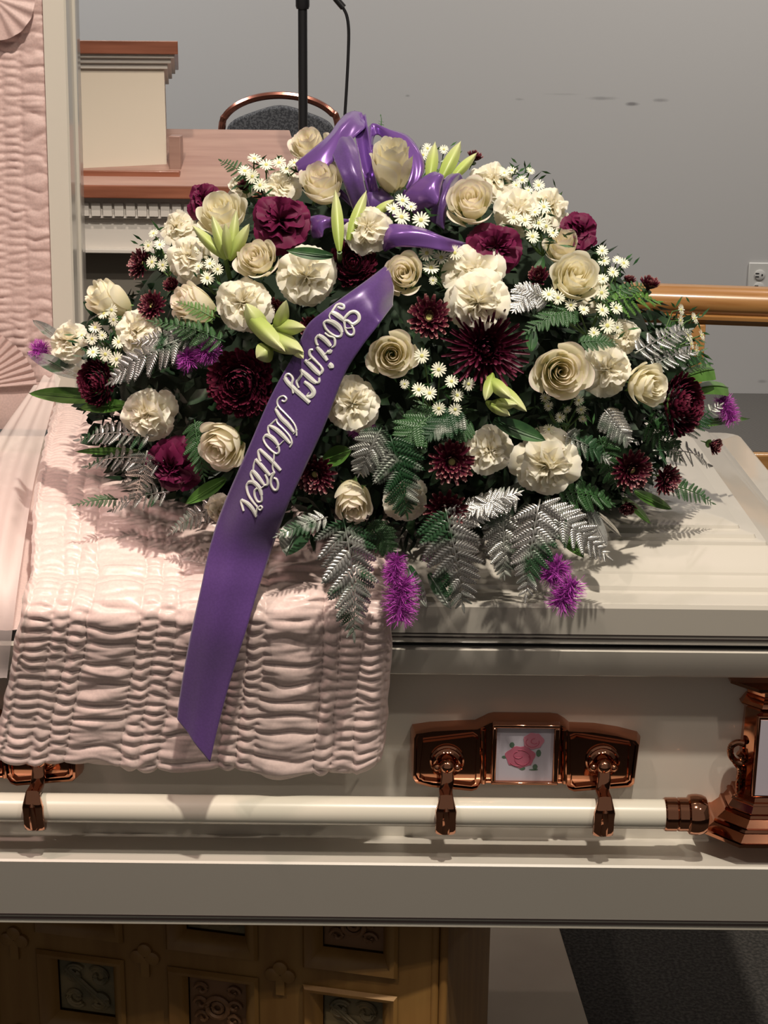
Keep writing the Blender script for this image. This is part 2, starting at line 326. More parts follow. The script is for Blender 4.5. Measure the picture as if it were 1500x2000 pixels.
# ---- pulpit desk
def pulpit():
    Y0 = 3.7
    t = thing('pulpit_desk', 'cream pulpit desk with sloping mahogany top and dentil moulding behind the casket', 'pulpit', (-.5, Y0, 0))
    def L(v): return v - Vector((-.5, Y0, 0))
    xl = PY(60, 380, Y0).x; xr = PY(600, 380, Y0).x
    zf = PY(300, 362, Y0).z; zfb = PY(300, 389, Y0).z; Yb = 3.98; zb = PY(450, 252, Yb).z
    xbr = PY(566, 258, Yb).x; th = zf - zfb
    vs = [(xl, Y0, zfb), (xr + .0, Y0, zfb), (xbr, Yb, zb - th), (xl, Yb, zb - th), (xl, Y0, zf), (xr, Y0, zf), (xbr, Yb, zb), (xl, Yb, zb)]
    o = ob('desk_top', mesh('desk_top', [L(Vector(v)) for v in vs], [(0, 3, 2, 1), (4, 5, 6, 7), (1, 2, 6, 5), (0, 4, 7, 3), (2, 3, 7, 6), (0, 1, 5, 4)], [WOODT, WOOD], False), t)
    for i, p in enumerate(o.data.polygons): p.material_index = 1 if i in (0, 5, 2, 4) else 0
    bev(o, .003)
    # reading-ledge strip and side post
    sl = (zb - zf) / (Yb - Y0)
    za = PY(300, 342, Y0 + .05).z
    xs = PY(352, 340, Y0 + .05).x
    o = ob('ledge', MB().box(xl, xs, Y0 + .04, Y0 + .06, zf + .0, za + .010, Matrix.Translation((.5, -Y0, 0))).me('ledge', WOOD), t); bev(o, .002)
    yp = Y0 + .075
    a = PY(331, 338, yp); b = PY(352, 266, yp)
    o = ob('side_post', MB().box(a.x, b.x, yp, yp + .05, a.z - .02, b.z, Matrix.Translation((.5, -Y0, 0))).me('side_post', WOODT), t); bev(o, .002)
    # lower cabinet
    def bx(nm, py0, py1, y, mt, x0=xl, x1=xr - .03, d=.25):
        z0 = PY(300, py1, y).z; z1 = PY(300, py0, y).z
        o = ob(nm, MB().box(x0, x1, y, y + d, z0, z1, Matrix.Translation((.5, -Y0, 0))).me(nm, mt), t); return bev(o, .002)
    bx('frieze', 385, 428, Y0 + .03, PAINTW); bx('apron', 428, 488, Y0 + .045, PAINTW, d=.22); bx('base_moulding', 488, 496, Y0 + .025, PAINTW)
    z0 = PY(300, 496, Y0 + .08).z
    ob('cabinet_body', MB().box(xl + .06, xr - .1, Y0 + .1, Y0 + .26, 0, z0, Matrix.Translation((.5, -Y0, 0))).me('cabinet_body', mat('recess_shade_taupe', (.22, .20, .17), .7)), t)  # shade of the recess under the moulding is put into this dark colour
    zt = PY(300, 397, Y0 + .022).z; zb2 = PY(300, 423, Y0 + .022).z
    x = xl; k = 0
    while x < xr - .05:
        x2 = x + .026
        ob('dentil', MB().box(x + .5, x2 - .006 + .5, .022, .03, zb2, zt).me('dentil', PAINTW), t) if k == 0 else ob('dentil', bpy.data.meshes['dentil'], t, (x - xl, 0, 0)); k += 1
        x = x2
    # reading column with a sloping mahogany cap
    yc = Y0 + .10
    c0 = PY(326, 333, yc); c1 = PY(326, 118, yc)
    t2 = thing('lectern_box', 'cream lectern box with mahogany cap standing on the pulpit desk', 'lectern', (c0.x, yc, zf + sl * .06))
    ob('column', MB().box(-.42, 0, .0, .26, c0.z - t2.location.z - .03, c1.z - t2.location.z).me('column', PAINT), t2)
    t2.rotation_euler = (0, 0, R(7)); base = t2.location
    def slope(nm, py0, py1, over, mt, drop=.045):
        zt = PY(340, py0, yc - over).z - base.z; zb = PY(340, py1, yc - over).z - base.z
        x0, x1, y0, y1 = -.42 - over, over, -over, .26 + over
        vs = [(x0, y0, zb), (x1, y0, zb), (x1, y1, zb - drop), (x0, y1, zb - drop), (x0, y0, zt), (x1, y0, zt), (x1, y1, zt - drop), (x0, y1, zt - drop)]
        o = ob(nm, mesh(nm, vs, [(0, 3, 2, 1), (4, 5, 6, 7), (1, 2, 6, 5), (0, 4, 7, 3), (2, 3, 7, 6), (0, 1, 5, 4)], mt, False), t2); bev(o, .0015)
    slope('cap', 80, 106, .032, WOOD); slope('crown_moulding', 106, 114, .024, PAINTW); slope('crown_moulding', 113, 124, .016, PAINTW); slope('crown_moulding', 123, 135, .008, PAINTW)
pulpit()

# ---- chair behind
def chair():
    Y = 4.95
    b = PY(548, 250, Y); t = thing('banquet_chair', 'grey upholstered chair with arched bronze frame, behind the pulpit desk', 'chair', (b.x, Y, PLZ))
    zt = PY(548, 186, Y).z - PLZ; s = (PY(660, 250, Y).x - PY(436, 250, Y).x) / 2; zs = PY(548, 250, Y).z - PLZ
    hh = zt - zs
    arc = [Vector((-s * 1.12, 0, zs - .35)), Vector((-s * 1.08, 0, zs - .1))] + [Vector((-s * 1.02 * math.cos(a), 0, zs + hh * math.sin(a))) for a in [R(x) for x in range(8, 173, 12)]] + [Vector((s * 1.08, 0, zs - .1)), Vector((s * 1.12, 0, zs - .35))]
    ob('back_frame', MB().tube(crom(arc, 3), .011, 8).me('back_frame', CHROME), t)
    ol = []
    for k in range(25):
        a = pi * k / 24; x = -s * .93 * math.cos(a); z = zs + (hh - .028) * (math.sin(a) ** .8) * .9 - .018 * math.exp(-(x / (.42 * s)) ** 2) * -1 - .012
        ol.append((x, z))
    ol += [(s * .95, zs - .35), (-s * .95, zs - .35)]
    o = ob('backrest', MB().prism(ol, -.02, .02).me('backrest', FABR, recalc=True), t); bev(o, .008, 3)
    o = ob('seat', MB().box(-.21, .21, -.40, .0, .42, .49).me('seat', FABR), t); bev(o, .03, 4)
    for sx in (-1, 1):
        ob('leg', MB().tube([(sx * s * 1.12, 0, zs - .35), (sx * .19, .02, .44), (sx * .2, .06, 0)], .011, 8).me('leg', CHROME), t)
        ob('leg', MB().tube([(sx * .2, -.36, .44), (sx * .21, -.38, 0)], .011, 8).me('leg', CHROME), t)
chair()

# ---- microphone stand
def mic():
    Y = 3.55; b = PY(592, 250, Y)
    t = thing('microphone_stand', 'black microphone stand with dangling cable rising behind the white roses', 'microphone stand', (b.x, Y, 0))
    zt = PY(592, 6, Y).z
    ob('pole', MB().tube([(0, 0, .02), (0, 0, zt + .02)], .0098, 14).me('pole', BLACK), t)
    ob('clutch', MB().lathe([(.0125, zt - .012), (.0145, zt - .006), (.0145, zt + .05), (.012, zt + .06)], 16).me('clutch', BLACK), t)
    ob('upper_tube', MB().tube([(0, 0, zt + .05), (0, 0, zt + .35)], .007, 10).me('upper_tube', BLACK), t)
    ob('base', MB().lathe([(.13, 0), (.13, .012), (.1, .02), (.02, .03)], 32).me('base', BLACK), t)
    g = lambda px, py: PY(px, py, Y - .01) - Vector((b.x, Y, 0))
    ob('gooseneck', MB().tube(crom([(0, 0, zt + .34), g(610, -120), g(640, -25), g(655, -4), g(671, 15)], 5), [.006] * 15 + [.007] * 6, 10).me('gooseneck', BLACK), t)
    ob('cable', MB().tube(crom([g(668, 12), g(677, 30), g(681, 60), g(680, 110), g(677, 170), g(672, 260), g(668, 420), g(640, 600)], 6), .0034, 8).me('cable', BLACK), t)
mic()

# ------------------------------------------------------------------ casket
ZL = 1.0
def zat(py, dY, px=1100): return PY(px, py, F + dY).z
casket = thing('casket', 'glossy cream white casket with copper fittings, foot lid closed and head lid open', 'casket', (0, F + .42, zat(1812, .03) - .002))
def cp(name, mb, m, parent=casket, **kw):       # mesh given in world coordinates -> child of the casket
    off = casket.location if parent is casket else casket.location
    mb.v = [v - off for v in mb.v]
    sm = kw.pop('smooth', True); sh = kw.pop('sharp', 35)
    return ob(name, mb.me(name, m, smooth=sm, sharp=sh, recalc=kw.pop('recalc', True)), parent, **kw)
XL, XR_ = -1.5, .575
zb0, zb1 = zat(1812, 0), zat(1690, 0)
# base moulding with ledge
YB = .075                       # body face set-back
zl2 = zat(1637, .095)
zbot = zat(1811, 0)
zbot = zat(1811, .028)
o = cp('base_moulding', MB().sweepx([(F + .028, zbot), (F, zat(1694, 0)), (F + .003, zat(1691, 0)), (F + .105, zl2), (F + .5, zl2), (F + .78, zl2 - .03), (F + .85, zbot), (F + .04, zbot)], XL, XR_ + .03), CREAM)
for a, b, mt in ((1795, 1797.5, STRIPE), (1801, 1805, STRIPE)):
    _y = .028 * (a - 1694) / 117
    cp('pinstripe', MB().box(XL, XR_ + .031, F + _y - .0008, F + _y + .003, zat(b, _y), zat(a, _y)), mt)
cp('bottom_bead', MB().tube([(XL, F + .030, zbot + .001), (XR_ + .03, F + .030, zbot + .001)], .0035, 10), BARW)
# body sides
zr0, zr1 = zat(1326, .012), zat(1268, .012)
body = cp('body_shell', MB().sweepx([(F + .095, zl2 - .01), (F + .060, zr0 + .002), (F + .060, zr0 + .03), (F + .77, zr0 + .03), (F + .77, zl2 - .01)], XL, XR_ - .02), CREAM)
cp('top_rim', MB().sweepx([(F + .022, zr0), (F + .020, zr0 + .003), (F + .010, zr1 - .002), (F + .015, zr1), (F + .06, zr1), (F + .10, zr0), (F + .06, zr0 - .004)], XL, XR_ + .01), CREAM)
cp('gasket', MB().box(XL, XR_, F + .02, F + .06, zr1 - .001, zat(1258, .0) + .002), BLACKGAP)
# closed foot lid : rings of rounded rectangles, each inset by d at height z
lx0, lx1, ly0, ly1 = -.43, XR_ + .02, F, 2.68
def lidpt(py, z): return PZ(1100, py, z).y - F
rings = [(.010, zat(1258, .009)), (.008, zat(1255, .008)), (0, ZL - .006), (.002, ZL - .001), (.006, ZL)]
rings += [(d, ZL + z) for d, z in ((.040, 0), (.0435, .0015), (.0455, .0065), (.052, .0105), (.060, .0140), (.0640, .0155), (.0655, .0185), (.078, .0245), (.112, .0360), (.1145, .0375), (.116, .0415), (.1265, .0430), (.1285, .0475), (.1440, .0500), (.1455, .0540), (.160, .0580), (.19, .0610), (.30, .0660), (.36, .0675), (.42, .068))]
def lidz(x, y):
    d = min(x - lx0 + .45, lx1 - x, y - ly0, ly1 - y)
    if d <= 0: return ZL
    prev = rings[2]
    for r in rings[4:]:
        if r[0] >= d:
            f = (d - prev[0]) / max(1e-6, r[0] - prev[0]); return prev[1] + (r[1] - prev[1]) * max(0, min(1, f))
        prev = r
    return rings[-1][1]
def lidmesh():
    mb = MB(); vs = []; fs = []
    for d, z in rings:
        x1 = lx1 - d; y0 = ly0 + d; y1 = ly1 - d; rc = max(.004, .03 - d * .3) if d < .5 else .004
        loop = [(lx0, y0, z)]
        loop += [(x1 - rc + rc * math.sin(a), y0 + rc - rc * math.cos(a), z) for a in [R(v) for v in (0, 22, 45, 68, 90)]]
        loop += [(x1 - rc + rc * math.cos(a), y1 - rc + rc * math.sin(a), z) for a in [R(v) for v in (0, 22, 45, 68, 90)]]
        loop += [(lx0, y1, z)]
        vs += loop
    n = 12
    for i in range(len(rings) - 1):
        for k in range(n - 1): fs.append((i * n + k, i * n + k + 1, (i + 1) * n + k + 1, (i + 1) * n + k))
    L = (len(rings) - 1) * n
    fs.append(tuple(L + k for k in range(n)))
    # left end wall
    left = [i * n for i in range(len(rings))] + [i * n + n - 1 for i in range(len(rings))][::-1]
    fs.append(tuple(left))
    return mb.add(vs, fs)
lid = cp('foot_lid', lidmesh(), CREAM, sharp=28)
for a, b in ((1238.5, 1240.5), (1245, 1248)):
    _y = .008 * (a - 1180) / 75
    cp('pinstripe', MB().box(lx0, lx1 - .02, F + _y - .0008, F + _y + .003, zat(b, _y), zat(a, _y)), STRIPE, parent=lid)
# casket interior back wall/rim on the head side
cp('rear_rim', MB().box(XL, lx0, 2.60, 2.68, zr0, ZL - .02), CREAM)
# open head lid
def headlid():
    Yf, Yb_ = 2.70, 2.87
    def X(px, py, Y): return PY(px, py, Y).x
    zb = ZL - .015; zt = 1.95
    xa0, xa1 = X(83, 0, Yf), X(106, 700, Yf)
    za, zb_ = PY(83, 0, Yf).z, PY(106, 700, Yf).z
    xs = lambda z, w: xa1 + (xa0 - xa1) * (z - zb_) / (za - zb_) + w
    fl = .036
    prof = [(0, 0), (fl - .003, 0), (fl, .003), (fl, .055), (fl + .004, .058), (fl + .004, .07), (fl - .006, .078), (fl - .006, .15), (fl - .02, .17), (0, .17)]
    mb = MB(); n = len(prof)
    vs = [(xs(z, a), Yf + b, z) for z in (zb, zt) for a, b in prof]
    mb.add(vs, [(k, (k + 1) % n, n + (k + 1) % n, n + k) for k in range(n)] + [tuple(range(n))[::-1], tuple(range(n, 2 * n))])
    hl = cp('head_lid', mb, CREAM)
    cp('lid_shell', MB().box(-1.5, xs(zb, .0) + .01, Yf + .10, Yf + .17, zb, zt), CREAM, parent=hl)
    # shirred lining : vertical gathers, folds across
    xr = lambda z: xs(z, .003)
    W = .42; NU, NV = 120, 420
    zb2 = PY(50, 752, Yf).z
    lines = [0, .055, .13 / W * .42 * 1.0, .36, .62, .82, 1]
    st = [0.0, .045 / W, .0 + .075 / W, .108 / W, .14 / W, .24 / W, .27 / W, .3 / W, 1.0]
    def fn(u, v):
        z = zb2 + (zt - zb2) * v; d = u * W; k = 0
        return Vector((xr(z) - d, Yf + .012 - shir(u, v * (zt - zb2), st, W, 11.) * 1.0, z))
    mb = MB().grid(fn, NU, NV)
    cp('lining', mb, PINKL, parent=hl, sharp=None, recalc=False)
    # flat valance at the bottom and pleated fan corner
    z0 = zb - .0
    mb = MB()
    def fv(u, v): 
        z = z0 + (zb2 + .004 - z0) * v
        return Vector((xr(z) - u * W, Yf + .006 - .003 * math.sin(v * pi) - .0012 * noise.noise(Vector((u * 20, v * 2, 3))), z))
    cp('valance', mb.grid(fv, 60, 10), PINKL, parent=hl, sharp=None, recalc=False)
    mb = MB()
    cx, cz = X(-70, 760, Yf), PY(-70, 760, Yf).z
    def ff(u, v):
        a = R(5 + 85 * u); r = .02 + .105 * v
        return Vector((cx + r * math.cos(a), Yf - .006 - .003 * math.sin(u * 2 * pi * 13) * v, cz + r * math.sin(a) * .9))
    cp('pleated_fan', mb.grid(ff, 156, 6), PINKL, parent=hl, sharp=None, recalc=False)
    mb = MB()
    cx2, cz2 = X(-10, -5, Yf), PY(-10, -5, Yf).z
    def f2(u, v):
        a = 2 * pi * u; r = .01 + .055 * v
        return Vector((cx2 + r * math.cos(a), Yf - .012 - .006 * (1 - v) - .003 * math.sin(u * 2 * pi * 16) * v, cz2 + r * math.sin(a)))
    cp('rosette', mb.grid(f2, 160, 6), PINKL, parent=hl, sharp=None, recalc=False)
def n1(x, s): return noise.noise(Vector((x, s * 7.31, 1.7)))
def shir(u, v, st, W, seed):
    for k in range(len(st) - 1):
        if st[k] <= u <= st[k + 1] + 1e-9: break
    w = (st[k + 1] - st[k]) * W; s = (u - st[k]) / max(1e-6, st[k + 1] - st[k]); wide = w > .035
    sn = math.sin(pi * min(1, max(0, s))); e = sn ** (.5 if wide else .7)
    warp = .9 * n1(v * 16, k + seed) + .55 * noise.noise(Vector((s * 1.3 + k * 4.7, v * 26, seed)))
    lam = (.027 if wide else .0150) * (1 + .25 * n1(k * 1.7, seed))
    puff = abs(math.sin(pi * (v / lam + warp * (1.0 if wide else .55) + k * .37))) ** .75
    big = .5 + .6 * noise.noise(Vector((s * .8 + k * 3.1, v * 34, 5 + seed)))
    fine = abs(noise.noise(Vector((s * 1.4 + k * 2.3, v * 95, seed + 9))))
    kl = k if s < .5 else k + 1
    g = abs(math.sin(pi * (v / .0125 + 1.1 * n1(v * 21, kl + seed) + kl * .31))) ** .8
    amp = .0088 if wide else .0062
    return amp * e * (.25 + .75 * puff * (.35 + .9 * max(0, big)) + (.25 * fine if wide else .1 * fine)) + (1 - e) * (.0030 * g - .0012)
headlid()
# bedding inside the head end
def bedding():
    b = thing('casket_bedding', 'smooth pale pink bedding and lining inside the open head end', 'bedding', (-.9, 2.2, ZL - .05))
    def fn(u, v):
        x = -1.5 + 1.06 * u; y = F + .02 + (2.66 - F - .02) * v
        z = ZL - .03 + .012 * noise.noise(Vector((x * 5, y * 3, 2))) + .03 * math.sin(pi * v) - .02 * (1 - v)
        return Vector((x + .9, y - 2.2, z - ZL + .05))
    ob('bedspread', MB().grid(fn, 60, 60).me('bedspread', PINK, sharp=None), b)
    def f2(u, v):
        a = 2 * pi * u; p = pi * v
        return Vector((-.17 + .19 * math.sin(p) * abs(math.cos(a)) ** .6 * (1 if math.cos(a) > 0 else -1), .16 + .2 * math.sin(p) * abs(math.sin(a)) ** .7 * (1 if math.sin(a) > 0 else -1), .04 + .06 * math.cos(p)))
    ob('pillow', MB().grid(f2, 40, 20).me('pillow', PINK, sharp=None), b)
bedding()
def veil():
    pts = [(140, 700, 2.62), (40, 870, 2.4), (8, 1100, F + .02), (-60, 1250, F - .05)]
    right = [(150, 790, 2.60), (72, 870, 2.33), (45, 1090, F - .01), (10, 1300, F - .05)]
    Lf = crom([PY(*p) for p in [(60, 765, 2.62), (-30, 900, 2.4), (-90, 1100, F + .05), (-120, 1300, F - .02)]], 12); Rt = crom([PY(*p) for p in [(118, 735, 2.62), (74, 900, 2.36), (40, 1110, F - .005), (14, 1330, F - .035)]], 12)
    def fn(u, v):
        k = min(int(v * (len(Lf) - 1)), len(Lf) - 2); f = v * (len(Lf) - 1) - k
        p = Lf[k].lerp(Lf[k + 1], f).lerp(Rt[k].lerp(Rt[k + 1], f), u)
        return p + Vector((0, 0, .012 * math.sin(pi * u) + .004 * math.sin(u * 17 + v * 3)))
    o = ob('veil', MB().grid(fn, 24, 40).me('veil', VEIL, sharp=None))
    tag(o, 'sheer pale pink veil draped along the open left end of the casket', 'veil')
veil()

# ---- shirred overlay cloth over the foot lid and down the front
def overlay():
    zbt = PY(400, 1484, F + .008).z
    prof = []
    y = 2.56
    while y > F + .03: prof.append((y, lidz(-.2, y) + .014)); y -= .01
    c = (F + .012, ZL - .012)
    for a in range(0, 91, 10): prof.append((c[0] - .045 * math.sin(R(a)), c[1] + .026 * math.cos(R(a)) ))
    zc = prof[-1][1]; yc = prof[-1][0]
    n = 28
    for k in range(1, n + 1): prof.append((yc + .006 * math.sin(k / n * pi) + .044 * (k / n) ** 1.2, zc + (zbt - zc) * k / n))
    for a in range(15, 181, 15): prof.append((yc + .044 + .008 * (1 - math.cos(R(a))), zbt - .010 * math.sin(R(a))))
    P2 = [Vector((p[0], p[1], 0)) for p in prof]
    arc = [0]
    for i in range(1, len(P2)): arc.append(arc[-1] + (P2[i] - P2[i - 1]).length)
    T = arc[-1]
    st = [0, .028, .095, .14, .19, .326, .374, .425, .575, .62, .665, .82, .863, .92, .985, 1.0]
    NU, NV = 300, 560; W = .45
    vs = []; j = 0
    samp = []
    for iv in range(NV + 1):
        a = T * iv / NV
        while j < len(arc) - 2 and arc[j + 1] < a: j += 1
        f = (a - arc[j]) / (arc[j + 1] - arc[j]); p = P2[j].lerp(P2[j + 1], f)
        a0 = P2[max(0, j - 1)]; a1 = P2[min(len(P2) - 1, j + 2)]
        d = (a1 - a0).normalized(); nrm = Vector((d.y, -d.x, 0))
        if nrm.x > 0.02 and a < T - .05: nrm = -nrm
        if a < .6 * T and nrm.y < 0: nrm = -nrm
        samp.append((a, p, nrm))
    for iu in range(NU + 1):
        u = iu / NU
        for (a, p, nrm) in samp:
            fy = (2.56 - p.x) / (2.56 - F)
            if p.y < ZL - .004 and p.x < F + .06: fy = 1 + (ZL - p.y) * .25
            xl = -.53 + .105 * min(1, fy) - (.072 * max(0, ZL - p.y)/.27 if fy >= 1 else 0)
            xr = .01 - (.055 * max(0, ZL - p.y - .08) ** 1.0 if fy >= 1 else 0)
            d = shir(u, a, st, W, 2.) 
            z = p.y + nrm.y * d
            ed = min(u, 1 - u)
            yy = p.x + nrm.x * d
            if ed < .02: yy += (.02 - ed) * .6; z -= (.02 - ed) * (.3 if fy < 1 else 0)
            # puckered, uneven lower hem
            if p.y < zbt + .06:
                k = (zbt + .06 - p.y) / .06
                rise = .012 * n1(u * 9, 5) + (.03 * max(0, u - .93) / .07 * .9) ** 1 - .010 * u + .012 * (.12 - u if u < .12 else 0) / .12
                z += rise * min(1.2, k)
            vs.append((xl + (xr - xl) * u + .0035 * n1(a / .03, u * 5), yy, z))
    n = NV + 1
    fs = [(i * n + k, i * n + k + 1, (i + 1) * n + k + 1, (i + 1) * n + k) for i in range(NU) for k in range(NV)]
    o = ob('overlay_cloth', mesh('overlay_cloth', vs, fs, PINK))
    tag(o, 'shirred pale pink overlay cloth draped over the lid and hanging down the front', 'casket cloth')
overlay()

# ---- handle hardware
BY = .018; BZ = zat(1588, BY); BR = .0185
bar = cp('handle_bar', MB().tube([(XL, F + BY, BZ), (PY(1298, 1588, F + BY).x, F + BY, BZ)], BR, 32), BARW)
bz = PY(1298, 1588, F + BY)
M = Matrix.Translation((bz.x, F + BY, BZ)) @ Matrix.Rotation(pi / 2, 4, 'Y')
cp('end_cap', MB().lathe([(.0200, -.001), (.0212, .001), (.0212, .014), (.0200, .0155), (.0212, .017), (.0212, .028), (.0245, .030), (.0255, .034), (.0258, .040), (.0250, .046), (.0225, .051), (.015, .0535), (.0, .054)][:], 40, M), COPPER, parent=bar, sharp=25)
def earplate(cxpx, tagx):
    """winged plate; outline traced at the body face, local x from plate centre"""
    Yp = F + YB - .028
    oc = PY(1022, 1450, Yp)
    k = (PY(1122, 1450, Yp).x - oc.x) / 100
    def w(px, py): q = PY(px, py, Yp); return (q.x, q.z)
    fr = [(808, 1442), (812, 1433), (845, 1428), (900, 1425), (932, 1424), (946, 1417), (958, 1411), (968, 1409), (1076, 1410), (1090, 1412), (1103, 1420), (1112, 1428), (1160, 1430), (1205, 1437), (1243, 1447), (1249, 1455), (1239, 1532), (1232, 1538), (1122, 1547), (1112, 1543), (1104, 1530), (1098, 1531), (950, 1530), (938, 1531), (930, 1543), (920, 1546), (840, 1538), (812, 1530), (806, 1520)]
    dx = PY(cxpx, 1450, Yp).x - oc.x
    ol = [(a + dx, b) for a, b in (w(*p) for p in fr)]
    cx_ = sum(a for a, b in ol) / len(ol); cz_ = sum(b for a, b in ol) / len(ol)
    # back ring slightly larger -> bevelled sides
    mb = MB(); n = len(ol)
    def sc_(f, g): return [(cx_ + (a - cx_) * f, cz_ + (b - cz_) * g) for a, b in ol]
    layers = [(sc_(1.03, 1.06), F + YB + .025), (sc_(1.03, 1.06), F + YB - .006), (sc_(1.004, 1.01), Yp + .003), (sc_(.995, .985), Yp), (sc_(.975, .93), Yp), (sc_(.965, .90), Yp + .004)]
    vs = [(a, y, b) for L, y in layers for a, b in L]
    fs = [(i * n + q, i * n + (q + 1) % n, (i + 1) * n + (q + 1) % n, (i + 1) * n + q) for i in range(len(layers) - 1) for q in range(n)]
    fs.append(tuple((len(layers) - 1) * n + q for q in range(n))); mb.add(vs, fs)
    pl = cp('handle_plate', mb, COPPER, sharp=30)
    # inset panels with raised rims
    for sgn, pts in ((-1, [(826, 1448), (925, 1436), (934, 1442), (930, 1530), (922, 1535), (826, 1524), (818, 1518)]), (1, [(1232, 1454), (1126, 1437), (1114, 1442), (1114, 1530), (1122, 1537), (1222, 1527), (1229, 1522)])):
        q = [(a + dx, b) for a, b in (w(*p) for p in pts)]
        mx = sum(a for a, b in q) / len(q); mz = sum(b for a, b in q) / len(q); m_ = len(q)
        L = [([(mx + (a - mx) * f, mz + (b - mz) * f) for a, b in q], y) for f, y in ((1.0, Yp + .003), (.99, Yp - .003), (.95, Yp - .003), (.93, Yp + .003))]
        vs = [(a, y, b) for l, y in L for a, b in l]
        fs = [(i * m_ + r, i * m_ + (r + 1) % m_, (i + 1) * m_ + (r + 1) % m_, (i + 1) * m_ + r) for i in range(3) for r in range(m_)] + [tuple(3 * m_ + r for r in range(m_))]
        cp('inset_panel', MB().add(vs, fs), COPPERD if 0 else COPPER, parent=pl, sharp=30)
    # window frame and plaque
    a0, a1 = w(958, 1527), w(1094, 1411)
    p0, p1 = w(967, 1522), w(1082, 1418)
    mbx = MB()
    for (x0, x1, z0, z1) in ((a0[0], a1[0], p1[1], a1[1]), (a0[0], a1[0], a0[1], p0[1]), (a0[0], p0[0], p0[1], p1[1]), (p1[0], a1[0], p0[1], p1[1])):
        mbx.box(x0 + dx, x1 + dx, Yp - .009, Yp + .004, z0, z1)
    o = cp('plaque_frame', mbx, COPPER, parent=pl); bev(o, .0015, 2)
    # fluted jambs left and right of the plaque
    for px_ in (944, 1102):
        a = w(px_, 1424); b = w(px_, 1528)
        cp('flute', MB().tube([(a[0] + dx, Yp - .002, a[1]), (b[0] + dx, Yp - .002, b[1])], .0035, 10), COPPER, parent=pl)
    yq = Yp - .003
    pq = cp('plaque', MB().box(p0[0] + dx, p1[0] + dx, yq, Yp + .003, p0[1], p1[1]), PLAQ, parent=pl)
    def blob(pxc, pyc, rx, ry, n=18, wob=.16, ph=0.):
        c_ = PY(pxc, pyc, yq); return [(c_.x + dx + rx * k * (1 + wob * math.sin(a * 5 + ph)) * math.cos(a), c_.z + ry * k * (1 + wob * math.sin(a * 7 + ph)) * math.sin(a)) for a in [2 * pi * i / n for i in range(n)]]
    if tagx:
        mbp = MB()
        for b_, y_ in ((blob(985, 1478, 5, 3, 8), 1), (blob(1000, 1454, 5, 6, 8), 1), (blob(1052, 1470, 5, 8, 8), 1), (blob(1045, 1497, 5, 6, 8), 1), (blob(1020, 1500, 6, 4, 8), 1), (blob(1042, 1503, 9, 1.5, 8), 1)):
            mbp.prism(b_, yq - .0004, yq)
        cp('printed_leaves', mbp, PLEAF, parent=pl, smooth=False)
        cp('printed_rose', MB().prism(blob(1016, 1478, 29, 23, 24, .08), yq - .0006, yq), PROSE, parent=pl, smooth=False)
        cp('printed_rose', MB().prism(blob(1042, 1447, 20, 17, 24, .07, 1), yq - .0008, yq), PROSE2, parent=pl, smooth=False)
        mbp = MB()
        for (x_, y_, r_) in ((1012, 1474, 9), (1020, 1482, 15), (1014, 1480, 22), (1044, 1447, 7), (1040, 1449, 13)):
            c_ = PY(x_, y_, yq); mbp.tube([(c_.x + dx + r_ * k * math.cos(a), yq - .001, c_.z + r_ * .8 * k * math.sin(a)) for a in [R(v) for v in range(20 + r_ * 9, 280 + r_ * 9, 20)]], .0004, 4)
        cp('printed_petal_lines', mbp, mat('printed_rose_line', (.36, .06, .11), .6), parent=pl, smooth=False)
    for apx in ((870, 1174) if tagx else (870, 1174)):
        arm(apx, dx, pl, Yp)
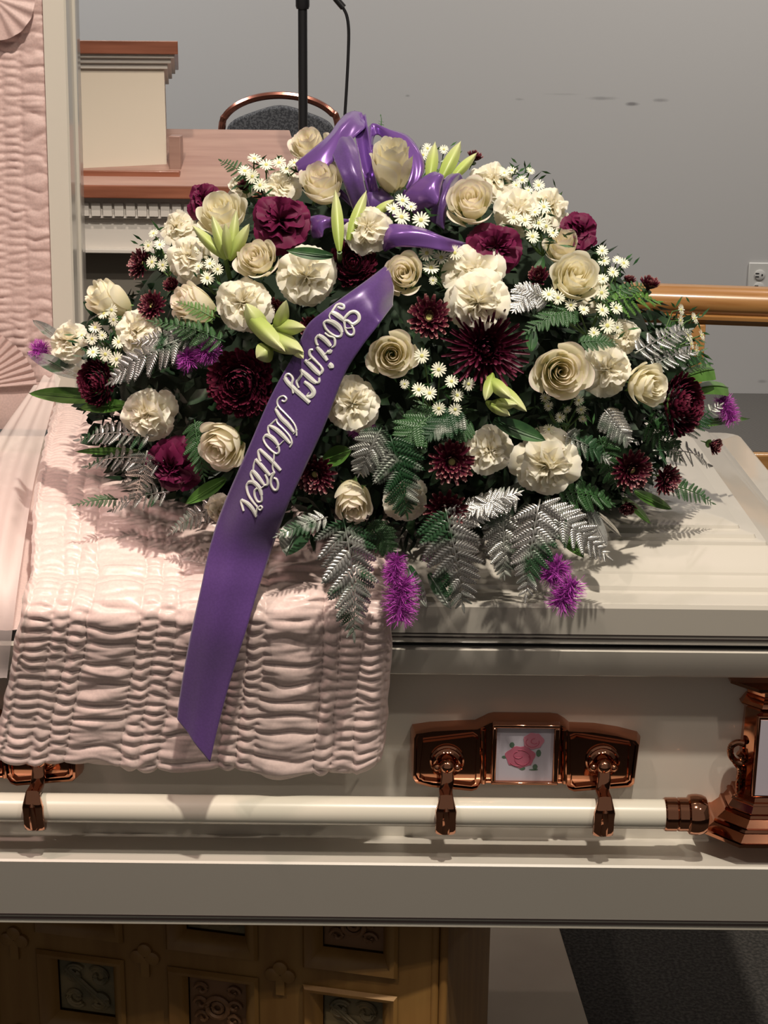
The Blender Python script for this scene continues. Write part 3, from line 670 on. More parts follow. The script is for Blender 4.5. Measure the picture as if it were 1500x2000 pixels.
def arm(apx, dx, pl, Yp):
    c_ = PY(apx + 3, 1487, Yp); x = c_.x + dx; z = c_.z
    M = Matrix.Translation((x, Yp + .002, z)) @ Matrix.Rotation(pi / 2, 4, 'X')
    cp('socket_ring', MB().lathe([(.0210, 0), (.0215, .003), (.0195, .0045), (.0175, .003), (.0150, .004), (.0130, .0065), (.0115, .004), (.0, .003)], 32, M), COPPER, parent=pl, sharp=30)
    xb = x - .002
    yb = F + BY
    A = thing_child('handle_arm', pl)
    def m3(v): return Vector(v) - casket.location
    def prt(nm, mb, **k):
        mb.v = [v - casket.location for v in mb.v]; return ob(nm, mb.me(nm, COPPER, sharp=k.get('sharp', 35), recalc=True), casket)
    # one arm mesh : ball, side lugs, tapering shank and the clasp around the bar
    mb = MB()
    prof = [(.0105 * math.sin(pi * i / 10), -.0105 * math.cos(pi * i / 10)) for i in range(11)]
    Mb = Matrix.Translation((x, Yp - .014, z))
    mb.lathe([(max(.0003, r), q) for r, q in prof], 24, Mb, cap=False)
    for sg in (-1, 1):
        mb.lathe([(max(.0003, r * .55), q * .55) for r, q in prof], 16, Matrix.Translation((x + sg * .0125, Yp - .009, z - .004)), cap=False)
    mb.tube([(x, Yp + .003, z), (x, Yp - .012, z)], .007, 14)
    path = [(x, Yp - .016, z - .004, .0080, .006), (x, Yp - .021, z - .016, .0088, .0058), (xb, Yp - .025, z - .030, .0086, .0058), (xb, yb - BR - .004, BZ + .030, .0088, .0055), (xb, yb - BR - .006, BZ + .020, .0118, .006), (xb, yb - BR - .006, BZ + .014, .0134, .006), (xb, yb - BR - .005, BZ + .004, .0128, .0055), (xb, yb - BR - .004, BZ - .008, .0130, .0055), (xb, yb - BR * .85 - .003, BZ - .017, .0132, .005), (xb, yb - BR * .45, BZ - .0235, .0120, .004), (xb, yb + .004, BZ - .0235, .010, .003)]
    vs = []; ns = 12
    P_ = [Vector(p[:3]) for p in path]
    for i, p in enumerate(path):
        d = (P_[min(i + 1, len(P_) - 1)] - P_[max(0, i - 1)]).normalized(); nn = Vector((1, 0, 0)).cross(d)
        for q in range(ns):
            a = 2 * pi * q / ns; ca, sa = math.cos(a), math.sin(a)
            rid = 1.0
            vs.append(P_[i] + Vector((1, 0, 0)) * p[3] * (abs(ca) ** .5) * (1 if ca > 0 else -1) + nn * p[4] * (abs(sa) ** .8) * (1 if sa > 0 else -1))
    fs = [(i * ns + q, i * ns + (q + 1) % ns, (i + 1) * ns + (q + 1) % ns, (i + 1) * ns + q) for i in range(len(path) - 1) for q in range(ns)] + [tuple(range(ns))[::-1], tuple((len(path) - 1) * ns + q for q in range(ns))]
    mb.add(vs, fs)
    # raised ridge leaf on the clasp and pointed tip
    mb.tube([(xb, yb - BR - .006, BZ + .030), (xb, yb - BR - .0105, BZ + .016), (xb, yb - BR - .0102, BZ + .002), (xb, yb - BR - .008, BZ - .014), (xb, yb - BR * .6, BZ - .026)], [.001, .004, .0045, .0045, .001], 8)
    prt('handle_arm', mb)
def thing_child(a, b): return None
earplate(1022, True)
earplate(1022 - 1099, False)

# ---- decorative corner column on the right
def column():
    Yc = F + YB - .03
    cxp = 1516
    oc = PY(cxp, 1480, Yc); k = (PY(cxp, 1480, Yc).x - PY(cxp - 100, 1480, Yc).x) / 100
    def tier(mb, py0, py1, w0, w1, d0, d1):   # chamfered half-octagon block between two pixel rows, widths in px
        z0 = PY(cxp, py0, Yc).z; z1 = PY(cxp, py1, Yc).z
        def ring(z, w, d):
            w *= k; c_ = min(w * .45, d * .9)
            return [(oc.x - w, F + YB + .028, z), (oc.x - w, F + YB - d + c_, z), (oc.x - w + c_, F + YB - d, z), (oc.x + w - c_, F + YB - d, z), (oc.x + w, F + YB - d + c_, z), (oc.x + w, F + YB + .028, z)]
        vs = ring(z0, w0, d0) + ring(z1, w1, d1); n = 6
        mb.add(vs, [(q, (q + 1) % n, n + (q + 1) % n, n + q) for q in range(n)] + [tuple(range(n))[::-1], tuple(range(n, 2 * n))])
    mb = MB()
    tier(mb, 1330, 1336, 100, 100, .058, .058); tier(mb, 1336, 1340, 97, 88, .054, .050); tier(mb, 1340, 1345, 90, 84, .050, .046); tier(mb, 1345, 1363, 62, 60, .034, .032); tier(mb, 1363, 1378, 62, 72, .034, .042); tier(mb, 1378, 1388, 74, 64, .044, .036)
    colo = cp('corner_column', mb, COPPER, sharp=25)
    mb = MB(); tier(mb, 1388, 1552, 62, 62, .034, .034); cp('shaft', mb, COPPER, parent=colo, sharp=25)
    mb = MB()
    for q in ((1552, 1560, 70, 72, .040, .041), (1560, 1564, 77, 79, .045, .046), (1564, 1578, 74, 84, .042, .048), (1578, 1583, 90, 92, .053, .054), (1583, 1597, 88, 106, .051, .060), (1597, 1602, 112, 114, .065, .066), (1602, 1616, 110, 130, .063, .073), (1616, 1622, 137, 137, .077, .077)): tier(mb, *q)
    cp('stepped_foot', mb, COPPER, parent=colo, sharp=25)
    a = PY(1478, 1550, F + YB - .036); b = PY(1488, 1404, F + YB - .036)
    o = cp('plaque_frame', MB().box(b.x - .006, oc.x + (oc.x - b.x) + .006, F + YB - .040, F + YB - .03, a.z - .004, b.z + .005), COPPER, parent=colo); bev(o, .002)
    cp('plaque', MB().box(b.x - .002, oc.x + (oc.x - b.x) + .002, F + YB - .0412, F + YB - .03, a.z, b.z), PLAQ, parent=colo)
    yv = F + YB - .02
    g = lambda px, py: PY(px, py, yv)
    cp('scroll_bracket', MB().tube(crom([g(1452, 1452), g(1440, 1450), g(1428, 1458), g(1427, 1474), g(1436, 1486), g(1450, 1490), g(1450, 1478), g(1442, 1470)], 5), .0042, 10).tube(crom([g(1436, 1488), g(1446, 1504), g(1443, 1524), g(1442, 1550), g(1432, 1558)], 5), .0040, 10), COPPER, parent=colo)
column()

# ---- church truck / bier with carved coffers
def bier():
    al = R(-12)
    pr = PY(876, 1830, F + .07); org = Vector((pr.x, F + .07, 0))
    t = thing('bier', 'dark golden carved wooden bier with square coffers under the casket', 'bier', org); t.rotation_euler = (0, 0, al)
    ex = Vector((math.cos(al), math.sin(al), 0)); ey = Vector((-math.sin(al), math.cos(al), 0))
    def loc(px, py, d=0.):          # pixel -> local (x, z) on the plane y_local = d
        r = ray(px, py); n = ey; o0 = org + ey * d
        q = CAM + r * ((o0 - CAM).dot(n) / r.dot(n)); return ((q - org).dot(ex), q.z)
    ZT = casket.location.z - .004
    rows = []
    # coffer openings, pixel corners (tl, br) on the front plane
    A = loc(98, 1880); B = loc(222, 1990); cw = B[0] - A[0]
    C1 = loc(355, 1913); C2 = loc(620, 1938)
    px = (C2[0] - A[0]) / 2 * 1.0
    topz = (A[1] + C1[1] + C2[1]) / 3
    w_ = cw * 1.0; h_ = w_ * 1.05
    o2x = loc(640, 1812)[0]; 
    pitchz = h_ + .062
    cxs = [A[0] + w_ / 2 + i * px for i in range(-3, 3)]
    front = MB(); fd = .025
    # lattice front: boards between coffers
    for i, cx in enumerate(cxs):
        pass
    x0 = cxs[0] - px / 2; x1 = 0.0
    zrows = [topz - h_ / 2 + pitchz * j for j in range(1, -5, -1)]
    op = w_ / 2 + .012
    for cx in cxs:
        for dz in zrows:
            if dz - op < 0: continue
            zt = dz + pitchz / 2; zb_ = dz - pitchz / 2
            front.box(cx - px / 2, cx - op, 0, fd, zb_, min(zt, ZT)); front.box(cx + op, cx + px / 2, 0, fd, zb_, min(zt, ZT))
            if dz + op < ZT: front.box(cx - op, cx + op, 0, fd, dz + op, min(zt, ZT))
            front.box(cx - op, cx + op, 0, fd, zb_, dz - op)
    xr = cxs[-1] + px / 2
    front.box(xr, -.02, 0, fd, 0, ZT); front.box(x0, xr, 0, fd, 0, .06)
    front.box(x0, -.02, fd + .02, .42, 0, ZT)
    ob('carcass', front.me('carcass', BIER, False), t)
    for q in (-.018, -.006): ob('corner_bead', MB().tube([(q, .004, .0), (q, .004, ZT)], .006, 10).me('corner_bead', BIER), t)
    o = ob('corner_post', MB().box(-.03, -.001, .004, .42, 0, ZT).me('corner_post', BIER), t)
    fm = MB()
    ow, iw = op + .008, w_ / 2 - .004
    # bevelled moulding around each opening
    pf = [(ow, -.003), (ow - .004, -.009), (ow - .010, -.006), (iw + .004, .008), (iw, .016)]
    vs = []; 
    for r_, y_ in pf: vs += [(-r_, y_, -r_), (r_, y_, -r_), (r_, y_, r_), (-r_, y_, r_)]
    fm.add(vs, [(i * 4 + q, i * 4 + (q + 1) % 4, (i + 1) * 4 + (q + 1) % 4, (i + 1) * 4 + q) for i in range(4) for q in range(4)])
    fme = fm.me('coffer_frame', BIER, recalc=False)
    def swirl(kind):
        mb = MB(); s = iw * .88
        mb.box(-iw, iw, .022, .026, -iw, iw)
        if kind == 0:
            for sx in (-1, 1):
                for sz in (-1, 1):
                    for off in (0, .13, .26):
                        pts = []
                        for a in range(0, 400, 25):
                            rr = s * (.46 - off) * (1 - a / 560); pts.append((sx * (s * .5 - rr * math.cos(R(a + 40))), .019, sz * (s * .5 + rr * math.sin(R(a + 40)) * 1)))
                        if off < .2: mb.tube(pts, .0028, 5)
            for off in (-.08, .08): mb.tube([(-s * .8 + off * s, .018, s * .7), (s * .8 + off * s, .018, -s * .7)], .003, 5)
        else:
            mb.tube([(s * .42 * math.cos(R(a)), .017, s * .42 * math.sin(R(a)) - s * .1) for a in range(0, 361, 20)], .004, 6)
            mb.tube([(s * .2 * math.cos(R(a)), .017, s * .2 * math.sin(R(a)) - s * .1) for a in range(0, 361, 30)], .003, 6)
            for sx in (-1, 1):
                for (cx_, cz_) in ((.62, .62), (.66, .0), (.6, -.62)):
                    mb.tube([(sx * s * (cx_ + .28 * (1 - a / 500) * math.cos(R(a))), .018, s * (cz_ + .28 * (1 - a / 500) * math.sin(R(a)))) for a in range(0, 420, 30)], .0028, 5)
        return mb
    cm = [swirl(0).me('carved_inset', CARV), swirl(1).me('carved_inset', CARVB)]
    tre = MB()
    for a in (90, 0, 180): tre.lathe([(.0105, .0), (.0100, .006), (.006, .008), (.0003, .008)], 16, Matrix.Translation((.011 * math.cos(R(a)), .001, .011 * math.sin(R(a)))) @ Matrix.Rotation(pi / 2, 4, 'X'), cap=False)
    tre.box(-.006, .006, -.005, .001, -.03, .0)
    tme = tre.me('trefoil', BIER, recalc=False)
    for i, cx in enumerate(cxs):
        for j, dz in enumerate(zrows):
            if dz - op < .05 or dz + ow > ZT + .06: continue
            f = ob('coffer_frame', fme, t, (cx, 0, dz)); ob('carved_inset', cm[(i + j) % 2], f)
            if i: ob('trefoil', tme, t, (cx - px / 2, 0, dz + pitchz / 2 - .004))
    return
bier()
# pale slab standing behind the bier on the floor
def slab():
    z = .05
    a = PZ(860, 1838 - 20, z); b = PZ(1093, 1812, z); c_ = PZ(1152, 2005, z); d = PZ(700, 2005, z)
    e = (c_ - b).normalized(); b2 = b - e * .35; a2 = PZ(700, 1812, z) - e * .35; c2 = c_ + e * .5; d2 = d + e * .5
    vs = [Vector((v.x, v.y, 0)) for v in (a2, b2, c2, d2)] + [a2, b2, c2, d2]
    o = ob('stone_slab', mesh('stone_slab', vs, [(0, 1, 2, 3), (7, 6, 5, 4), (0, 4, 5, 1), (1, 5, 6, 2), (2, 6, 7, 3), (3, 7, 4, 0)], SLABM, False))
    bev(o, .004); tag(o, 'low pale slab on the dark carpet to the right of the carved bier', 'plinth')
slab()
# ------------------------------------------------------------------ flower spray
EC = Vector((0.0, 2.17, 1.20)); ER = Vector((.475, .36, .36))
def S(px, py, push=0.):
    """point of the spray's dome seen at a pixel (nearest point of it when the ray passes beside)"""
    d = ray(px, py); o = Vector(((CAM[i] - EC[i]) / ER[i] for i in range(3))); q = Vector((d[i] / ER[i] for i in range(3)))
    a = q.dot(q); b = 2 * o.dot(q); c = o.dot(o) - 1; D = b * b - 4 * a * c
    t = (-b - math.sqrt(D)) / (2 * a) if D > 0 else -b / (2 * a)
    p = CAM + d * t; n = Vector(((p[i] - EC[i]) / ER[i] ** 2 for i in range(3))).normalized()
    zmin = (lidz(p.x, p.y) + .03) if p.y > F + .02 else .9
    if p.z < zmin:
        t2 = (zmin - CAM.z) / d.z
        if t2 > 0: p = CAM + d * t2; t = t2
    return p - d * push, n, t
def pose(px, py, rpx, tilt=(0, 0), push=0., roll=0., toward=.55):
    p, n, t = S(px, py, push); r = rpx * t / FPX
    face = n * (1 - toward) + (CAM - p).normalized() * toward + CR * tilt[0] + CU * tilt[1]
    return Matrix.Translation(p) @ frame(face).to_4x4() @ Matrix.Rotation(roll, 4, 'Z') @ Matrix.Scale(r, 4)
PROTO = {}
def cached(key, fn):
    if key not in PROTO: PROTO[key] = fn()
    return PROTO[key]
def plant(key, build, name, label, cat, group, M, pick=None):
    """first use builds the thing with its parts; later uses copy the thing and every part"""
    if key not in PROTO:
        t = thing(name, label, cat, mtx=M, group=group); build(t); PROTO[key] = (t, list(t.children)); return t
    t0, ch = PROTO[key]
    t = t0.copy(); col.objects.link(t); t.matrix_basis = M; t['label'] = label
    if group: t['group'] = group
    for c in ch:
        d = c.copy(); col.objects.link(d); d.parent = t
        for g in c.children:
            e = g.copy(); col.objects.link(e); e.parent = d
    return t

# ---- rose
def rose(t, seed, bud=0.):
    """overlapping cupped petals around a tight spiral; bud=1 stays closed and tall"""
    r = random.Random(seed); pm = WPETP if seed % 2 else WPET; K = 26
    for k in range(K):
        f = k / (K - 1); a0 = k * 2.39996 + r.uniform(-.25, .25); o_ = 1 - bud * .75
        rad = .07 + .66 * f ** .85                                   # cup radius at mid height
        flare = (.02 + .05 * f) + o_ * .34 * max(0, f - .62) ** 1.0
        top = (.58 + .16 * math.sin(min(1, f * 2.2) * pi * .5)) - (.70 - .30 * bud) * max(0, f - .40) * 1.15
        base = -.62 - .05 * f
        w = 2.4 - 1.35 * f; curl = r.uniform(.7, 1.25) * (.02 + (.30 - .12 * bud) * max(0, f - .30))
        ph = r.uniform(0, 6); am = .012 + .030 * f
        def fn(u, v):
            s_ = 2 * u - 1; tt = v * (1 - .30 * abs(s_) ** 2.6)
            wid = w * (.45 + .55 * math.sin(min(1, v * 1.4) * pi / 2)); a = a0 + s_ * wid * .55
            body = math.sin(min(1, tt * 1.25 + .10) * pi / 2) ** .65
            R_ = rad * (.28 + .72 * body) + flare * tt ** 1.6 - .05 * rad * max(0, tt - .7) / .3
            ex = max(0, tt - .74) / .26; R_ += curl * ex ** 2 * .50 + .030 * s_
            z = base + (top - base) * tt - curl * .40 * ex ** 2.4
            wv = am * tt ** 3 * math.sin(s_ * 3.4 + ph) + .35 * am * tt ** 4 * math.sin(s_ * 8 + ph * 2); z += wv; R_ += wv * .4
            return Vector((R_ * math.cos(a), R_ * math.sin(a), z * (1 + .45 * bud)))
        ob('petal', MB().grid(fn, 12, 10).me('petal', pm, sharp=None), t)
    calyx(t, -.62 * (1 + .45 * bud), .30)
def calyx(t, z, r, m=None):
    mb = MB().lathe([(.02, z - .5), (.05, z - .25), (r * .5, z - .12), (r, z + .1), (r * .8, z + .15)], 12)
    for k in range(5):
        a = k * 2 * pi / 5
        mb.grid(lambda u, v: Vector(((r + .28 * v) * math.cos(a + (u - .5) * .9 * (1 - v)), (r + .28 * v) * math.sin(a + (u - .5) * .9 * (1 - v)), z + .1 + .12 * v - .25 * v * v)), 2, 4)
    ob('calyx', mb.me('calyx', STEM, recalc=False), t)
# ---- carnation
def carnation(t, seed, m, double=False):
    r = random.Random(seed)
    layers = [(6, 1.0, 2, .13), (6, .96, 20, .16), (6, .86, 36, .19), (6, .76, 50, .21), (6, .64, 64, .20), (5, .50, 78, .17)]
    inner = MB()
    for li, (n, L, el, am) in enumerate(layers):
        for k in range(n):
            a0 = 2 * pi * (k + .5 * li + r.uniform(-.3, .3)) / n; e0 = R(el + r.uniform(-13, 13)); ll = L * r.uniform(.84, 1.10)
            hw = pi / n * 1.55; ph = r.uniform(0, 6); fr = r.uniform(2.2, 4.2); ph2 = r.uniform(0, 6); bend = r.uniform(.1, .9); f2 = r.uniform(6, 10); rot = r.uniform(-.35, .35)
            def fn(u, v, a0=a0, e0=e0, ll=ll, hw=hw, ph=ph, fr=fr, am=am, ph2=ph2, bend=bend, f2=f2, rot=rot):
                s_ = 2 * u - 1; q = .04 + .96 * v
                saw = .045 * (1 - abs(((u * 8) % 1) * 2 - 1)) * (v > .95)
                rr = ll * (q * (1 - .14 * abs(s_) ** 2.5) + saw)
                ruff = am * 1.15 * q ** 1.6 * math.sin(fr * s_ + ph + rot * q) + am * .38 * q ** 5 * math.sin(f2 * s_ + ph2)
                el_ = e0 + .25 * (1 - q) - bend * q ** 2.5 * .55
                x = rr * math.cos(el_) - ruff * math.sin(el_); z = rr * math.sin(el_) + ruff * math.cos(el_)
                wid = hw * (.30 + .70 * q) * s_ * (1 if el < 45 else 1.35) + rot * .3 * q
                R0 = max(.02, x)
                return Vector((R0 * math.cos(a0 + wid), R0 * math.sin(a0 + wid), z - .30))
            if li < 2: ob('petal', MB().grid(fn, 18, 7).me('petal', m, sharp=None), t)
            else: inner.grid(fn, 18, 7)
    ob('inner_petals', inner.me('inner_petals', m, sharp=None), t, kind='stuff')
    mb = MB().lathe([(.03, -1.2), (.06, -.9), (.2, -.8), (.24, -.35), (.15, -.28)], 12); ob('calyx', mb.me('calyx', STEM, recalc=False), t)
# ---- chrysanthemums: blades in rings
def mum(t, seed, m, layers, blade, disc=None, cup=.25):
    r = random.Random(seed); mb = MB()
    for (n, L, el, wd, z0, r0) in layers:
        for k in range(n):
            a = 2 * pi * (k + r.uniform(-.25, .25)) / n + L * 3; e0 = R(el + r.uniform(-7, 7)); ll = L * r.uniform(.9, 1.06); cu = blade * r.uniform(.4, 1.3)
            ca, sa = math.cos(a), math.sin(a)
            def fn(u, v):
                s_ = 2 * u - 1; q = v; w_ = wd * math.sin(pi * (q * .80 + .13)) ** .6 * s_
                e = e0 + cu * q; rr = r0 + ll * q * math.cos(e); z = z0 + ll * q * math.sin(e) + abs(s_) * wd * cup
                return Vector((rr * ca - w_ * sa, rr * sa + w_ * ca, z))
            mb.grid(fn, 2, 5)
    mb.lathe([(.05, -.3), (.42, -.16), (.34, .0), (.16, .08), (.02, .11)] if m is MPET else [(.05, -.3), (.14, -.1), (.10, .03), (.02, .05)], 14)
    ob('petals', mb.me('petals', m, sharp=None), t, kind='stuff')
    if disc:
        ob('flower_disc', MB().lathe([(.17, -.02), (.19, .06), (.13, .12), (.04, .13), (.0, .11)], 16).me('flower_disc', disc, recalc=False), t)
    ob('calyx', MB().lathe([(.03, -1.1), (.06, -.6), (.3, -.4), (.36, -.26), (.1, -.2)], 12).me('calyx', STEM, recalc=False), t)
FOOT = [(30, .40, 3, .10, -.16, .58), (32, .38, 14, .095, -.06, .54), (32, .36, 24, .09, .0, .46), (30, .34, 36, .085, .06, .38), (26, .30, 48, .08, .10, .30), (22, .27, 60, .075, .12, .22), (16, .22, 72, .065, .12, .14), (10, .16, 84, .05, .12, .06)]
DAIS = [(17, .86, 2, .115, -.06, .12), (17, .82, 15, .11, -.02, .11), (16, .70, 30, .105, .01, .10), (14, .55, 44, .09, .03, .10), (12, .38, 60, .07, .04, .10)]
SPID = [(26, .95, -6, .045, -.04, .08), (28, .90, 8, .045, 0, .08), (28, .82, 20, .045, .02, .07), (28, .70, 34, .045, .04, .06), (26, .56, 48, .045, .06, .05), (22, .42, 62, .042, .07, .03), (12, .30, 78, .04, .07, .02)]
# ---- liatris tuft: unit = half width, length along +Y
def liatris(t, seed, length):
    r = random.Random(seed); mb = MB(); N = int(420 + 260 * length)
    for i in range(N):
        y = r.uniform(-length, length); a = r.uniform(0, 2 * pi); endk = max(0, abs(y) / max(length, .01) - .6) / .4
        b = Vector((.28 * math.cos(a), y * .9, .28 * math.sin(a)))
        dr = (Vector((math.cos(a), (r.uniform(-.5, .5) + 1.2 * endk * (1 if y > 0 else -1)), math.sin(a)))).normalized()
        ll = r.uniform(.5, .85) * (1 - .25 * endk); side = dr.cross(Vector((r.uniform(-1, 1), r.uniform(-1, 1), r.uniform(-1, 1)))).normalized()
        w_ = .020; cv = side.cross(dr) * r.uniform(-.45, .45)
        p1 = b + dr * ll * .55 + cv * .3; p2 = b + dr * ll + cv
        mb.add([b - side * w_, b + side * w_, p1 + side * w_ * .8, p1 - side * w_ * .8, p2 + side * w_ * .3, p2 - side * w_ * .3], [(0, 1, 2, 3), (3, 2, 4, 5)], [0, 0, .6, .6, 1, 1])
    ob('florets', mb.me('florets', LIAT, sharp=None), t, kind='stuff')
    ob('spike', MB().tube([(0, -length, 0), (0, length, 0)], [.26, .24], 8).me('spike', LIAT), t)
# ---- lily petals / buds; each petal is a pointed folded blade given base->tip
def blade_mesh(L, W, fold=.35, curve=.2, nu=6, nv=12, tipw=0., recurve=0.):
    def fn(u, v):
        s_ = 2 * u - 1; w_ = W * (math.sin(pi * min(1, v * .93 + .07)) ** .75) * (1 - .0 * v) if v < .999 else tipw * W
        return Vector((w_ * s_, L * v, -fold * W * (1 - (abs(s_)) ** 1.4) * -1 * (.4 + .6 * math.sin(pi * v)) + curve * L * (math.sin(pi * v * .5) ** 2 if recurve == 0 else v * v - recurve * v)))
    return MB().grid(fn, nu, nv)
def seg_matrix(p0, p1, face):
    y = (p1 - p0); L = y.length; y.normalize(); x = y.cross(face).normalized(); z = x.cross(y)
    return Matrix.Translation(p0) @ Matrix((x, y, z)).transposed().to_4x4(), L
def Sp(px, py, push): return S(px, py, push)[0]
def lily(label, petals, group='lily buds in the spray'):
    """petals: list of (base px, base py, tip px, tip py, half width px, push base, push tip)"""
    b0 = Sp(petals[0][0], petals[0][1], petals[0][5])
    t = thing('lily_bud', label, 'lily', b0, group)
    for (bx, by, tx, ty, w_, pb, pt) in petals:
        p0 = Sp(bx, by, pb) ; p1 = Sp(tx, ty, pt); sc_ = (p0 - CAM).length / FPX
        M, L = seg_matrix(p0 - b0, p1 - b0, (CAM - p0).normalized())
        mb = blade_mesh(L, w_ * sc_ * .80, .95, -.02 if w_ < 16 else .05, 6, 12)
        ob('petal', mb.me('petal', LILY, sharp=None), t, mtx=M)
    ob('stem', MB().tube([(0, 0, 0), Vector((0, .02, -.012)), Vector((0, .05, -.03))], .003, 6).me('stem', STEM), t)
    return t
# ---- asters
def aster_me():
    mb = MB()
    for k in range(15):
        a = 2 * pi * k / 15 + .1 * math.sin(k * 5); ca, sa = math.cos(a), math.sin(a); e = .22 + .12 * math.sin(k * 3.1)
        vs = []
        for v, w_ in ((.18, .05), (.6, .11), (.92, .09), (1.04, .02)):
            z = math.sin(e) * v - .12 * v * v
            vs += [(v * ca + w_ * sa, v * sa - w_ * ca, z), (v * ca - w_ * sa, v * sa + w_ * ca, z)]
        mb.add(vs, [(0, 1, 3, 2), (2, 3, 5, 4), (4, 5, 7, 6)])
    return mb.me('bloom', APET, sharp=None)
def disc_me(): return MB().lathe([(.24, .02), (.24, .09), (.16, .14), (.0, .16)], 12).me('flower_disc', ADISC, recalc=False)
def asters(label, pts, base, r0=15, tilt=(0, .15), push=.03):
    bp = Sp(*base, -.03); t = thing('aster_sprig', label, 'aster', bp, 'sprigs of small white asters')
    me = cached('aster', aster_me); dm = cached('disc', disc_me)
    st = MB()
    for i, p in enumerate(pts):
        rr = p[2] if len(p) > 2 else r0
        M = pose(p[0], p[1], rr * .94, (tilt[0] + rnd.uniform(-.35, .35), tilt[1] + rnd.uniform(-.3, .35)), push + rnd.uniform(-.006, .008), rnd.uniform(0, 6), .5)
        M = Matrix.Translation(-bp) @ M
        b = ob('bloom', me, t, mtx=M); ob('flower_disc', dm, b)
        p1 = M.translation; z = (M.to_3x3() @ Vector((0, 0, 1))).normalized(); mid = p1 - z * .012
        mid2 = mid * .5 + Vector((rnd.uniform(-.008, .008), .01, -.006))
        st.tube([p1, mid, mid2, (0, 0, 0)], .0010, 5, caps=False)
    ob('stem', st.me('stem', STEM, sharp=None), t)
    # narrow leaves around the blooms
    lv = MB()
    for i in range(len(pts) * 5):
        p = rnd.choice(pts); q = S(p[0] + rnd.uniform(-22, 22), p[1] + rnd.uniform(-14, 26), push - .018)[0] - bp
        d = Vector((rnd.uniform(-1, 1), rnd.uniform(-.6, .3), rnd.uniform(-.3, 1))).normalized(); L = rnd.uniform(.010, .020); sd = d.cross(Vector((rnd.uniform(-1, 1), -1, rnd.uniform(-1, 1)))).normalized() * .0016
        lv.add([q, q + d * L * .5 + sd, q + d * L, q + d * L * .5 - sd], [(0, 1, 2, 3)])
    ob('leaves', lv.me('leaves', GREEN, sharp=None), t, kind='stuff')
    return t
# ---- ferns
def pinna_me(m, lobes=9):
    def f():
        mb = MB(); mb.tube([(0, 0, 0), (.5, .01, .01), (1, 0, -.03)], [.010, .008, .003], 5, caps=False)
        for i in range(lobes):
            x = .06 + .86 * i / (lobes - 1); l = .34 * (1 - x) ** .55 * (.55 + .45 * min(1, x * 5)) + .04; w_ = .066
            for sg in (-1, 1):
                a = R(62 - 18 * x) ; dx, dy = math.cos(a), math.sin(a) * sg; nx, ny = -dy * .0 + sg * -math.sin(a) * sg, math.cos(a)
                px_, py_ = -dy, dx
                c = Vector((x, 0, .01 - .03 * x)); d = Vector((dx, dy, 0)); s_ = Vector((px_, py_, 0))
                zt = -.05
                vs = [c - s_ * w_ * .55, c + s_ * w_ * .55, c + d * l * .5 + s_ * w_ * .72 + Vector((0, 0, .012)), c + d * l * .5 - s_ * w_ * .72 + Vector((0, 0, .012)), c + d * l * .5 + Vector((0, 0, .055)), c + d * l + Vector((0, 0, zt)), c + Vector((0, 0, .012))]
                mb.add(vs, [(0, 6, 4, 3), (6, 1, 2, 4), (3, 4, 5), (4, 2, 5)])
        mb.add([(.92, .05, -.03), (1.1, 0, -.05), (.92, -.05, -.03)], [(0, 1, 2)])
        return mb.me('leaflet', m, sharp=None)
    return f
MATS = {'s': SILVER, 'h': HALFS, 'g': GREEN, 'b': GREENB}
def frond(label, p0, p1, width, kind='s', push=(.0, .0), hang=False, n=10, face=None):
    n += 2
    a = Sp(p0[0], p0[1], push[0])
    if hang: b = PY(p1[0], p1[1], F - push[1])
    else: b = Sp(p1[0], p1[1], push[1])
    g = {'s': 'silver painted fern fronds', 'h': 'partly silvered fern fronds', 'g': 'green fern fronds', 'b': 'green fern fronds'}[kind]
    t = thing('fern_frond', label, 'fern', a, g)
    mid = (a + b) / 2; fc = (CAM - mid).normalized() * .8 + Vector((rnd.uniform(-.3, .3), 0, .45))
    M, L = seg_matrix(Vector((0, 0, 0)), b - a, fc)
    wpx = (mid - CAM).length / FPX; W = width * wpx
    me = cached('pinna' + kind, pinna_me(MATS[kind]))
    def cur(y): return Vector((0, y * L, .10 * L * math.sin(pi * y) ))
    Rt = MB().tube([cur(i / 8) for i in range(9)], [.0010 - .00008 * i for i in range(9)], 6)
    ob('rachis', Rt.me('rachis', MATS[kind], sharp=None), t, mtx=M)
    for i in range(n):
        y = .05 + .90 * i / n; l = W * (1 - y) ** .62 * (.72 + .28 * min(1, y * 3.2)) * rnd.uniform(.9, 1.08)
        if l < .004: continue
        for sg in (-1, 1):
            ang = R(90 - 42 - 20 * y + rnd.uniform(-5, 5)); 
            x = Vector((sg * math.sin(ang + R(12)), math.cos(ang + R(12)), rnd.uniform(-.38, .10))).normalized(); z = Vector((rnd.uniform(-.3, .3) + sg * .10, rnd.uniform(-.25, .35), 1)); z = (z - x * z.dot(x)).normalized(); yy = z.cross(x)
            m3_ = Matrix((x, yy, z)).transposed().to_4x4()
            ob('leaflet', me, t, mtx=M @ Matrix.Translation(cur(y + (.02 if sg > 0 else 0))) @ m3_ @ Matrix.Diagonal((l, l * rnd.uniform(.75, .95), l, 1)))
    ob('leaflet', me, t, mtx=M @ Matrix.Translation(cur(.93)) @ Matrix.Rotation(pi / 2, 4, 'Z') @ Matrix.Diagonal((L * .10, L * .07, L * .1, 1)))
    return t
